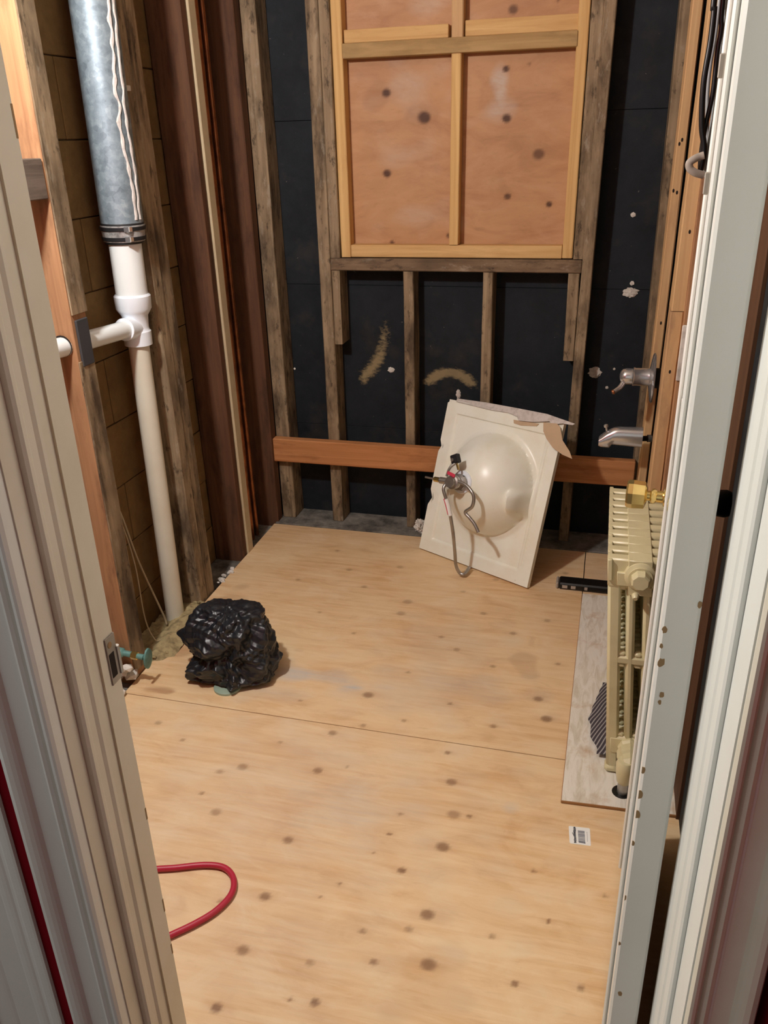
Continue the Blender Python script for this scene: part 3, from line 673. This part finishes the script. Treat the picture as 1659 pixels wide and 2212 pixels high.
rubble('plaster_rubble', 46, ((-1.345, -1.262), (1.60, 1.755), 0.0), 0.007, 0.022, M['plaster'], 'white broken plaster heaped at the foot of the left stud', (-1.30, 1.68, 0), 0.075)
# sandy spill: low heightfield mound
def mound():
    nx, ny = 26, 60; V = []; F = []
    for j in range(ny):
        for i in range(nx):
            x = -1.385 + 0.175 * i / (nx - 1); y = 1.84 + 0.40 * j / (ny - 1)
            e = max(0, 1 - abs((y - 2.04) / 0.2) ** 3); cx_ = -1.305 + 0.05 * math.sin(y * 7)
            h = 0.034 * e * math.exp(-((x - cx_) / 0.06) ** 2) + 0.010 * noise.noise(Vector((x * 60, y * 60, 0))) * e
            V.append((x, y, max(-0.019, h - 0.010)))
    for j in range(ny - 1):
        for i in range(nx - 1):
            a = j * nx + i; F.append((a, a + 1, a + nx + 1, a + nx))
    return V, F
V, F = mound(); o = mesh_obj('sand_spill', V, F, M['sand'], None, True, (-1.30, 2.04, 0)); o['kind'] = 'stuff'; o['label'] = 'sandy mortar spilled around the foot of the white drain pipe'
rubble('mortar_crumbs', 60, ((-1.30, -1.235), (1.86, 2.24), 0.0), 0.003, 0.009, M['sand'], 'sandy crumbs along the left edge of the plywood', (-1.27, 2.0, 0), 0.006)
rubble('plaster_crumbs', 14, ((-1.28, -1.262), (2.36, 2.48), -0.004), 0.004, 0.011, M['plaster'], 'white crumbs along the left edge near the third stud', (-1.27, 2.4, 0), 0.004)

# ------------------------------------------------------------------ bin bag over the floor flange
def bag():
    bm = bmesh.new(); bmesh.ops.create_icosphere(bm, subdivisions=7, radius=1.0); C = Vector((-0.990, 1.868, 0.0))
    rnd = random.Random(11); waves = []
    for f, a in ((8, .011), (11, .0085), (15, .0075), (19, .0055), (25, .0048), (33, .0040), (43, .0028), (60, .0019), (85, .0010)):
        dv = Vector((rnd.gauss(0, 1), rnd.gauss(0, 1), rnd.gauss(0, 0.8))).normalized(); waves.append((dv * f, rnd.random(), a))
    for v in bm.verts:
        d = v.co.normalized(); az = math.atan2(d.y, d.x); t = (d.z + 1) / 2
        prof = (min(1, (t / 0.06)) ** 0.5) * (1 - 0.10 * t) * (1 - max(0, (t - 0.50) / 0.50) ** 3.0) ** 0.55
        rad = prof * (1 + 0.05 * math.cos(3 * az + 1) + 0.03 * math.sin(2 * az))
        p = Vector((0.132 * rad * math.cos(az), 0.108 * rad * math.sin(az), 0.236 * t ** 0.92))
        q = p + Vector((noise.noise(p * 14), noise.noise(p * 14 + Vector((9, 0, 0))), noise.noise(p * 14 + Vector((0, 9, 0))))) * 0.022
        disp = 0.0
        for dv, o_, a in waves:                                   # triangle waves: flat facets meeting in sharp creases
            x = q.dot(dv) + o_; disp += a * (abs(x - math.floor(x) - 0.5) * 4 - 1)
        left = 0.5 - 0.5 * math.cos(az)                          # the pinched fold runs round the left and front
        fold = -0.034 * left * max(0, 1 - abs(p.z - 0.090 - 0.010 * math.sin(az * 3)) / 0.024)
        bulge = 0.030 * max(0, math.cos(az - math.pi)) ** 6 * max(0, 1 - abs(p.z - 0.125) / 0.032)
        n_ = Vector((math.cos(az) * (1 - t * .4), math.sin(az) * (1 - t * .4), 0.1 + 0.9 * max(0, t - 0.6)))
        p = p + n_ * ((disp + fold) * min(1, t * 8 + 0.25) + bulge)
        v.co = C + Vector((p.x, p.y, max(0.002, p.z)))
    return bm
props(bm_obj('bin_bag', bag(), M['bag'], None, True, (-0.985, 1.868, 0)), 'crumpled black plastic bag bunched on the plywood floor', 'bag')
props(lathe('pale_disc', (-0.978, 1.790, 0.0005), (0, 0, 1), [(0, .040), (0.006, .040), (0.008, .036)], M['paleglaze'], None, 24, loc=(-0.978, 1.79, 0)), 'pale green rim peeping from under the black bag', 'flange')

# ------------------------------------------------------------------ red hose, label, black bar, paper
props(tube('air_hose', [(-1.02, 1.03, .0075), (-0.93, 1.10, .0075), (-0.862, 1.134, .0075), (-0.81, 1.152, .0075), (-0.754, 1.173, .0075), (-0.712, 1.178, .0075), (-0.683, 1.164, .0075), (-0.666, 1.138, .0075), (-0.663, 1.108, .0075), (-0.677, 1.069, .0075), (-0.702, 1.035, .0075), (-0.732, 1.004, .0075), (-0.765, .974, .0075), (-0.83, .925, .0075), (-0.92, .87, .0075)], 0.0068, M['hosered'], None, 14),
      'red rubber hose looping out on the plywood beside the left jamb', 'hose')
lb = props(empty('barcode_label', (0.043, 1.453, 0)), 'small white barcode label stuck to the plywood in front of the underlayment', 'label')
Q = [Vector((0.0215, 1.426, 0.0006)), Vector((0.0680, 1.429, 0.0006)), Vector((0.0640, 1.481, 0.0006)), Vector((0.0165, 1.4775, 0.0006))]
def lq(u, v, z): p = (Q[0] * (1 - u) + Q[1] * u) * (1 - v) + (Q[3] * (1 - u) + Q[2] * u) * v; return (p.x, p.y, z)
def lpatch(name, polys, z, m, th=0.0003):
    bm = bmesh.new()
    for poly in polys:
        A = [bm.verts.new(lq(u, v, z)) for u, v in poly]; B = [bm.verts.new(lq(u, v, z + th)) for u, v in poly]; n = len(poly)
        bm.faces.new(A[::-1]); bm.faces.new(B)
        for i in range(n): bm.faces.new((A[i], A[(i + 1) % n], B[(i + 1) % n], B[i]))
    return bm_obj(name, bm, m, lb)
lpatch('paper', [[(.04, 0), (.97, 0), (1, .04), (1, .95), (.96, 1), (.03, 1), (0, .96), (0, .05)]], 0.0003, M['paper'])
tx = []
v = 0.05
while v < 0.93:                                            # bold lettering running along the label, too blurred to read
    w = random.choice((.05, .065, .08)); tx.append([(.21 + random.uniform(0, .02), v), (.33, v + .01), (.33 - random.choice((0, .03)), v + w), (.20 + random.choice((0, .03)), v + w - .01)]); v += w + .004
tx.append([(.14, .62), (.16, .64), (.22, .50), (.21, .46)])
lpatch('lettering', tx, 0.0006, M['ink'])
bars = []; v = 0.14
while v < 0.80:
    w = random.choice((.012, .02, .03)); bars.append([(.42, v), (.74, v), (.74, v + w), (.42, v + w)]); v += w + random.choice((.012, .02))
bars.append([(.43, .10), (.75, .08), (.75, .14), (.43, .16)])
lpatch('barcode', bars, 0.0006, M['inkgrey'])
lpatch('small_print', [[(.84, .22 + i * .08), (.86, .22 + i * .08), (.86, .27 + i * .08), (.84, .27 + i * .08)] for i in range(7)], 0.0006, M['inkgrey'])

bb = props(empty('black_bar', (0.0, 2.61, 0)), 'black bar with pale end and pale marks lying on the floor behind the radiator', 'tool')
bm = bmesh.new(); add_box(bm, -0.078, 0.30, 2.575, 2.632, 0.0005, 0.026, 0.005); bm_obj('body', bm, M['black'], bb)
box('end_cap', -0.088, -0.0785, 2.577, 2.630, 0.0005, 0.025, M['beige'], bb, 0.004)
for x0, x1 in ((-0.066, -0.048), (-0.036, -0.020), (0.010, 0.020)):
    box('mark', x0, x1, 2.5735, 2.5748, 0.008, 0.019, M['beige'], bb, 0)
props(blob('crumpled_paper', (-0.648, 2.925, 0.026), 0.026, M['plaster'], None, 0.8, 0.8, 1.1, 0.55, 4, 3.0, (-0.648, 2.925, 0)), 'crumpled white scrap on the sole plate left of the leaning sink', 'scrap')

# ------------------------------------------------------------------ leaning vanity sink, underside to the room
SO = Vector((-0.6135, 2.803, 0.0)); se = Vector((math.cos(-0.4789), math.sin(-0.4789), 0)); sb = Vector((-se.y, se.x, 0))
su = Vector((0, 0, 1)) * math.cos(0.3116) + sb * math.sin(0.3116); sn = -(se.cross(su)); sn = sn if sn.y < 0 else -sn
S = lambda u, v, w: SO + se * u + su * v + sn * w + Vector((0, -0.012, 0.002))
sk = props(empty('vanity_sink', (-0.40, 2.70, 0)), 'cream vanity top with its bowl facing the room, leaning on the back studs', 'sink')
W_, L_ = 0.492, 0.582
def sink():
    nu, nv = 110, 130; V = []; F = []
    sm = lambda t: t * t * (3 - 2 * t)
    for j in range(nv):
        for i in range(nu):
            u = W_ * i / (nu - 1); v = L_ * j / (nv - 1)
            if i < 3: u += 0.010 * max(0, 1 - abs(v - 0.405) / 0.022) + 0.014 * max(0, 1 - abs(v - 0.205) / 0.030) + 0.006 * (v > 0.57)
            e = min(u - 0.048, W_ - 0.052 - u, v - 0.048, L_ - 0.045 - v)      # rim frame stands a little proud
            w = 0.0 if e < 0 else -0.007 * sm(min(1, e / 0.006))
            if abs(u - 0.452) < 0.0022 and 0.06 < v < 0.50: w -= 0.004            # hairline split beside the rim
            r = math.sqrt(((u - 0.255) / 0.176) ** 2 + ((v - 0.315) / 0.184) ** 2)
            if r < 1.12:
                d = 0.142 * max(0.0, 1 - min(r, 1) ** 2.3) ** 0.72
                d += 0.010 * sm(max(0, min(1, (1.12 - r) / 0.12)))
                ov = math.exp(-((u - 0.410) / 0.019) ** 4 - ((v - 0.285) / 0.040) ** 4) * 0.046       # overflow channel
                w += max(d, 0) + ov
            V.append(S(u, v, w + 0.018 if True else w))
    n = nu * nv
    for j in range(nv - 1):
        for i in range(nu - 1): a = j * nu + i; F.append((a, a + 1, a + nu + 1, a + nu))
    loop = [i for i in range(nu)] + [j * nu + nu - 1 for j in range(1, nv)] + [(nv - 1) * nu + i for i in range(nu - 2, -1, -1)] + [j * nu for j in range(nv - 2, 0, -1)]
    for k in loop:
        p = V[k]; V.append(p - sn * 0.018)
    for k in range(len(loop)): k2 = (k + 1) % len(loop); F.append((loop[k], n + k, n + k2, loop[k2]))
    F.append([n + k for k in range(len(loop))][::-1])
    bm = bmesh.new(); vv = [bm.verts.new(p) for p in V]
    for f in F: bm.faces.new([vv[i] for i in f])
    return bm
bm_obj('countertop', sink(), M['marble'], sk, True)
dax = sn
dc = S(0.232, 0.318, 0.158)
lathe('drain_washer', dc, dax, [(0, .040), (0.006, .041), (0.009, .039), (0.0105, .030)], M['pvcnew'], sk, 32)
dbody = lathe('drain_body', dc, dax, [(0.009, .024), (0.016, .024), (0.018, .029), (0.030, .029), (0.032, .020), (0.052, .020), (0.054, .0245), (0.066, .0245), (0.068, .0185), (0.082, .0185)], M['dullmetal'], sk, 24)
lathe('lock_nut', dc, dax, [(0.017, .030), (0.029, .030)], M['rubber'], dbody, 6, False)
lathe('white_ring', dc, dax, [(0.048, .0235), (0.053, .0235)], M['pvcnew'], dbody, 24)
tube('pivot_housing', [dc + dax * 0.058, dc + dax * 0.062 - se * 0.052 - su * 0.006], 0.012, M['dullmetal'], dbody, 14, 1)
tube('pivot_rod', [dc + dax * 0.062 - se * 0.050 - su * 0.006, dc + dax * 0.062 - se * 0.118 - su * 0.010], 0.0035, M['dullmetal'], dbody, 8, 1)
tube('pivot_nut', [dc + dax * 0.062 - se * 0.056 - su * 0.006, dc + dax * 0.062 - se * 0.078 - su * 0.008], 0.009, M['brass'], dbody, 6, 1)
tube('lift_strap', [dc + dax * 0.064 - se * 0.028 + su * 0.014, dc + dax * 0.060 - se * 0.024 + su * 0.045, dc + dax * 0.050 - se * 0.008 + su * 0.068], 0.0045, M['dullmetal'], sk, 8, 4)
def sbox(name, u0, u1, v0, v1, w0, w1, m, parent, bev=0.002, rot=0.0):
    bm = bmesh.new(); add_box(bm, u0, u1, v0, v1, w0, w1, bev); c = Vector(((u0 + u1) / 2, (v0 + v1) / 2, 0)); R_ = Matrix.Rotation(rot, 3, 'Z')
    for q in bm.verts:
        xy = R_ @ (Vector((q.co.x, q.co.y, 0)) - c) + c; q.co = S(xy.x, xy.y, q.co.z)
    return bm_obj(name, bm, m, parent)
sbox('clevis_screw', 0.200, 0.232, 0.380, 0.412, 0.196, 0.216, M['rubber'], sk, 0.003, 0.5)
lathe('clevis_pin', S(0.213, 0.392, 0.217), sn, [(0, .006), (0.006, .006)], M['dullmetal'], sk, 10)
tube('clevis_tail', [S(0.222, 0.384, 0.205), S(0.232, 0.362, 0.200)], 0.004, M['brass'], sk, 8, 1)
h2 = [(0.2392, 0.326, 0.215), (0.283, 0.3211, 0.215), (0.3147, 0.3038, 0.215), (0.3248, 0.282, 0.21), (0.3204, 0.253, 0.205), (0.2957, 0.2274, 0.20), (0.3147, 0.2117, 0.195), (0.3349, 0.1957, 0.19), (0.3544, 0.1712, 0.185)]
tube('supply_hose', [S(*p) for p in h2], 0.0062, M['dullmetal'], sk, 12)
h1 = [(0.2140, 0.3120, 0.226), (0.2121, 0.2881, 0.236), (0.2292, 0.2476, 0.225), (0.2437, 0.202, 0.21), (0.2529, 0.1406, 0.185), (0.2539, 0.0671, 0.15), (0.2473, 0.0168, 0.118), (0.2558, -0.0119, 0.098), (0.2705, -0.0150, 0.09), (0.2674, -0.0071, 0.07), (0.2594, 0.0048, 0.045)]
hs = tube('supply_hose', [S(*p) for p in h1], 0.0062, M['dullmetal'], sk, 12)
tube('hose_tag', [S(*p) for p in ((0.2250, 0.2570, 0.2290), (0.2330, 0.2370, 0.2215), (0.2437, 0.202, 0.21))], 0.0078, M['paper'], hs, 10, 3)
tube('red_stripe', [S(*p) for p in ((0.2215, 0.2560, 0.2350), (0.2300, 0.2330, 0.2265), (0.2390, 0.204, 0.2165))], 0.0026, M['redtag'], hs, 6, 3)
sbox('red_tag', 0.208, 0.242, 0.338, 0.350, 0.226, 0.229, M['redtag'], sk, 0.001, -0.15)
# torn laminate and paper along the upper edge
def ragged(name, pts, th, m, parent, curl=None):
    bm = bmesh.new(); A = [bm.verts.new(S(*p)) for p in pts]; B = [bm.verts.new(S(p[0], p[1], p[2] + th)) for p in pts]; n = len(pts)
    bm.faces.new(A[::-1]); bm.faces.new(B)
    for i in range(n): bm.faces.new((A[i], A[(i + 1) % n], B[(i + 1) % n], B[i]))
    bmesh.ops.triangulate(bm, faces=bm.faces); return bm_obj(name, bm, m, parent)
ragged('torn_strip', [(0.03, 0.590, 0.005), (0.16, 0.598, 0.008), (0.30, 0.602, 0.012), (0.42, 0.604, 0.016), (0.535, 0.592, 0.022), (0.528, 0.586, 0.024), (0.49, 0.584, 0.024), (0.455, 0.574, 0.024), (0.44, 0.582, 0.024), (0.38, 0.568, 0.023), (0.32, 0.561, 0.022), (0.31, 0.574, 0.022), (0.27, 0.580, 0.020), (0.20, 0.576, 0.020), (0.12, 0.577, 0.019), (0.04, 0.578, 0.019)], 0.003, M['tornwhite'], sk)
ragged('torn_core', [(0.296, 0.560, 0.0185), (0.40, 0.566, 0.020), (0.392, 0.556, 0.0195), (0.33, 0.546, 0.0185), (0.30, 0.548, 0.0185)], 0.0012, M['kraft'], sk)
ragged('paper_flap', [(0.418, 0.574, 0.0245), (0.470, 0.580, 0.026), (0.487, 0.570, 0.028), (0.508, 0.530, 0.032), (0.545, 0.500, 0.037), (0.562, 0.478, 0.040), (0.520, 0.484, 0.036), (0.478, 0.498, 0.031), (0.445, 0.522, 0.027), (0.425, 0.545, 0.0245)], 0.0015, M['kraft'], sk)
blob('paper_curl', S(0.035, 0.606, 0.012), 0.010, M['tornwhite'], sk, 0.8, 0.8, 1.6, 0.5)

# ------------------------------------------------------------------ bath valve and spout on the right
tv = props(empty('bath_valve', (0.15, 2.50, 0.785)), 'chrome bath valve with round plate and lever on the right wall studs', 'faucet')
lathe('escutcheon', (0.156, 2.50, 0.788), (-1, 0, 0), [(0, .073), (0.003, .0735), (0.007, .068), (0.012, .035), (0.014, .028)], M['chrome'], tv, 40)
lathe('sleeve', (0.146, 2.50, 0.790), (-1, 0, 0), [(0, .0245), (0.002, .026), (0.044, .026), (0.046, .0275), (0.050, .0275)], M['chrome'], tv, 28)
hd = lathe('handle_hub', (0.095, 2.50, 0.790), (-1, 0, 0), [(0, .0235), (0.018, .0240), (0.028, .0215), (0.034, .015), (0.037, .004)], M['chrome'], tv, 24)
tube('lever', [(0.074, 2.495, 0.780), (0.062, 2.478, 0.762), (0.045, 2.462, 0.752)], lambda t: 0.008 - 0.002 * t, M['chrome'], hd, 12, 4)
lathe('lever_knob', (0.047, 2.463, 0.753), (-1, -.4, -.5), [(0, .004), (0.004, .008), (0.008, .006)], M['copper'], hd, 12)
tube('valve_body', [(0.158, 2.50, 0.788), (0.185, 2.50, 0.788)], 0.030, M['rubber'], tv, 16, 1)
ts = props(empty('tub_spout', (0.15, 2.50, 0.60)), 'chrome tub spout with diverter knob below the bath valve', 'spout')
def spout():
    bm = bmesh.new(); rings = []; n = 16; seg = 24
    for i in range(n + 1):
        t = i / n; x = 0.142 - 0.128 * t
        top = 0.633 - 0.004 * t - 0.034 * max(0, (t - 0.55) / 0.45) ** 1.8; bot = 0.571 + 0.006 * t - (0.012 if t > 0.74 else 0.0)
        if t > 0.95: bot += 0.004
        hw = 0.026 - 0.006 * t; zc = (top + bot) / 2; hh = (top - bot) / 2
        ring = []
        for k in range(seg):
            a = 2 * math.pi * k / seg; c, s_ = math.cos(a), math.sin(a); p = 2.6
            f = 1 / (abs(c) ** p + abs(s_) ** p) ** (1 / p)
            ring.append(bm.verts.new((x, 2.50 + hw * c * f, zc + hh * s_ * f)))
        rings.append(ring)
    for A, B in zip(rings, rings[1:]):
        for k in range(seg): bm.faces.new((A[k], A[(k + 1) % seg], B[(k + 1) % seg], B[k]))
    bm.faces.new(rings[0][::-1]); bm.faces.new(rings[-1]); return bm
bm_obj('body', spout(), M['chrome'], ts, True)
lathe('diverter_knob', (0.036, 2.50, 0.616), (-0.25, 0, 1), [(0, .003), (0.012, .003), (0.013, .0065), (0.020, .0065), (0.022, .004)], M['chrome'], ts, 14)
tube('nipple', [(0.141, 2.50, 0.598), (0.200, 2.52, 0.596)], 0.0085, M['black'], ts, 12, 1)
tube('nipple_collar', [(0.158, 2.506, 0.5975), (0.168, 2.509, 0.597)], 0.0115, M['dullmetal'], ts, 12, 1)

# ------------------------------------------------------------------ cables hanging at the upper right
def cable(pts, r, m, label, flat=1.0):
    p0 = pts[0]; pts = [(p0[0], p0[1], H - 0.002), (p0[0], p0[1], (H + p0[2]) / 2)] + pts
    props(tube('hanging_cable', pts, r, m, None, 10, 8, flat=flat), label, 'cable', 'cables hanging by the open door')
cable([(0.1339, 1.70, 1.6767), (0.1363, 1.70, 1.6368), (0.1366, 1.70, 1.5891), (0.1335, 1.70, 1.526), (0.1388, 1.70, 1.4602), (0.148, 1.70, 1.4187), (0.1447, 1.70, 1.3765)], 0.0052, M['wireblack'], 'black cable bowing outward, left of the hanging cables by the open door')
cable([(0.1485, 1.705, 1.6758), (0.1515, 1.705, 1.6088), (0.1500, 1.705, 1.5745), (0.1510, 1.705, 1.5108), (0.1455, 1.708, 1.4524), (0.1445, 1.71, 1.411), (0.1455, 1.71, 1.3903)], 0.0042, M['wireblack'], 'straighter black cable pressed against the pale grey cable')
cable([(0.1575, 1.72, 1.6782), (0.1590, 1.72, 1.6379), (0.1597, 1.72, 1.5828), (0.1605, 1.72, 1.5187), (0.1597, 1.72, 1.4672), (0.1580, 1.72, 1.4142), (0.1575, 1.72, 1.3738)], 0.0060, M['wiregrey'], 'thick pale grey cable hanging closest to the open door')
cable([(0.146, 1.735, 1.66), (0.146, 1.735, 1.60), (0.1438, 1.735, 1.5562), (0.1449, 1.735, 1.5125), (0.1518, 1.735, 1.4525), (0.1581, 1.735, 1.4218), (0.1600, 1.735, 1.3828)], 0.0034, M['wiregrey'], 'thin grey cable curving inside the bow of the black cable')
props(tube('cable_strap', [(0.1480, 1.688, 1.4111), (0.1414, 1.688, 1.4091), (0.1324, 1.686, 1.4055), (0.1246, 1.685, 1.3988), (0.1265, 1.685, 1.3895), (0.1352, 1.686, 1.3832), (0.1443, 1.688, 1.38), (0.152, 1.69, 1.378)], 0.0036, M['beige'], None, 10, 8, flat=1.9), 'beige looped strap holding the lower ends of the hanging cables', 'strap')

# ------------------------------------------------------------------ radiator
rd = props(empty('radiator', (0.10, 1.86, 0.009)), 'cream cast iron column radiator standing behind the open door', 'radiator')
RY0, PITCH, NS = 1.668, 0.0425, 10
def lean(v):
    k = (v.z - 0.009); return Vector((v.x - 0.075 * k + 0.001, v.y, v.z))
def section(end):
    bm = bmesh.new(); X0 = 0.094; y = 0.0
    tx_ = [X0 + 0.0155 + 0.036 * k for k in range(4)]
    xa, xb = X0, X0 + 0.139
    for k, x in enumerate(tx_):                                # two broad outer columns, two slim inner ones
        w = 0.0150 if k in (0, 3) else 0.0098
        add_box(bm, x - w, x + w, -0.0128, 0.0128, 0.0 if (end and k in (0, 3)) else 0.060, 0.560, 0.0065)
    add_box(bm, xa - 0.0004, xb + 0.0004, -0.0140, 0.0140, 0.520, 0.592, 0.004)             # finned top
    add_box(bm, xa + 0.044, xb - 0.044, -0.0214, 0.0214, 0.508, 0.5942, 0.0015)   # header joins the next section
    add_box(bm, xa - 0.0002, xa + 0.010, -0.0214, 0.0214, 0.540, 0.5915, 0.0015)  # rim bar along the finned top
    add_box(bm, xa + 0.020, xb - 0.012, -0.0214, 0.0214, 0.530, 0.562, 0.001)
    add_box(bm, xa + 0.004, xb - 0.004, -0.0145, 0.0145, 0.056, 0.112, 0.008)
    add_box(bm, xa + 0.047, xb - 0.047, -0.0214, 0.0214, 0.060, 0.108, 0.006)
    add_box(bm, xa + 0.012, xb - 0.012, -0.0125, 0.0125, 0.316, 0.342, 0.007)   # cross rib
    for x in (tx_[0] + 0.018, tx_[1] + 0.018, tx_[2] + 0.018):                  # webs rounding the slot ends
        for z in (0.518, 0.344, 0.314, 0.114): add_box(bm, x - 0.009, x + 0.009, -0.010, 0.010, z - 0.006, z + 0.006, 0.004)
    if end:
        for x in (tx_[0], tx_[3]): add_box(bm, x - 0.0185, x + 0.0165, -0.0175, 0.0165, 0.0005, 0.020, 0.006)
    return bm
def placed(bm, y):
    for v in bm.verts: v.co = lean(v.co + Vector((0, y, 0.009)))
    return bm
mid = None
for k in range(NS):
    y = RY0 + 0.016 + k * PITCH
    if k in (0, NS - 1): bm_obj('section', placed(section(True), y), M['radiator'], rd, True)
    elif mid is None: mid = bm_obj('section', placed(section(False), y), M['radiator'], rd, True); ym = y
    else:
        o = mid.copy(); COL.objects.link(o); o.parent = rd; o.location = (0, y - ym, 0)
hx = 0.094 + 0.0695 - 0.075 * 0.545
hp = lathe('hub_plug', (hx, RY0 + 0.004, 0.566), (0, -1, 0), [(0, .034), (0.004, .035), (0.012, .033), (0.016, .026), (0.020, .026)], M['radiator'], rd, 24)
lathe('hex_head', (hx, RY0 - 0.014, 0.566), (0, -1, 0), [(0, .0215), (0.020, .0205), (0.023, .017)], M['radiator'], hp, 8, False, 1.0, math.pi / 8)
lathe('air_vent', (hx - 0.006, RY0 + 0.004, 0.520), (0, -1, -.3), [(0, .009), (0.014, .008), (0.020, .005)], M['radiator'], rd, 10)
vx = 0.094 + 0.0695 - 0.020
va = lathe('valve_body', (vx, RY0 + 0.006, 0.094), (0, -1, 0), [(0, .026), (0.010, .027), (0.018, .023), (0.024, .029), (0.048, .029), (0.052, .023), (0.070, .022), (0.080, .013)], M['radiator'], rd, 8, False)
lathe('elbow', (vx - 0.008, RY0 - 0.062, 0.094), (0, 0, -1), [(-0.012, .018), (0.0, .023), (0.025, .021), (0.050, .017), (0.054, .014)], M['radiator'], va, 14)
lathe('riser', (vx - 0.008, RY0 - 0.062, 0.042), (0, 0, -1), [(0, .0135), (0.034, .0135)], M['dullmetal'], va, 14)
lathe('floor_hole_disc', (vx - 0.010, RY0 - 0.062, 0.0092), (0, 0, 1), [(0, .023), (0.0012, .0225)], M['black'], va, 20)  # flat black disc stands in for the dark hole round the riser

# striped cloth stuffed under the radiator
def cloth():
    nx, ny = 26, 46; V = []; F = []
    for j in range(ny):
        for i in range(nx):
            a = i / (nx - 1); b = j / (ny - 1); y = 1.715 + 0.31 * b
            left = 0.046 + 0.030 * abs(b - 0.42) * 2 + 0.010 * noise.noise(Vector((b * 7, 1, 0)))
            x = left + (0.185 - left) * a
            h = 0.012 + 0.040 * math.sin(min(1, a * 1.5) * math.pi * 0.5) * (0.75 + 0.35 * noise.noise(Vector((x * 22, y * 14, 3)))) * min(1, 6 * b + .2) * min(1, 6 * (1 - b) + .2)
            V.append((x, y, 0.0095 + min(h, 0.052)))
    n = len(V)
    for j in range(ny - 1):
        for i in range(nx - 1): q = j * nx + i; F.append((q, q + 1, q + nx + 1, q + nx))
    return V, F
V, F = cloth()
bm = bmesh.new(); vv = [bm.verts.new(p) for p in V]
for f in F: bm.faces.new([vv[i] for i in f])
bmesh.ops.solidify(bm, geom=bm.faces, thickness=0.002)
props(bm_obj('striped_cloth', bm, M['cloth'], None, True, (0.09, 1.86, 0.0095)), 'crumpled grey striped cloth stuffed under the radiator', 'cloth')
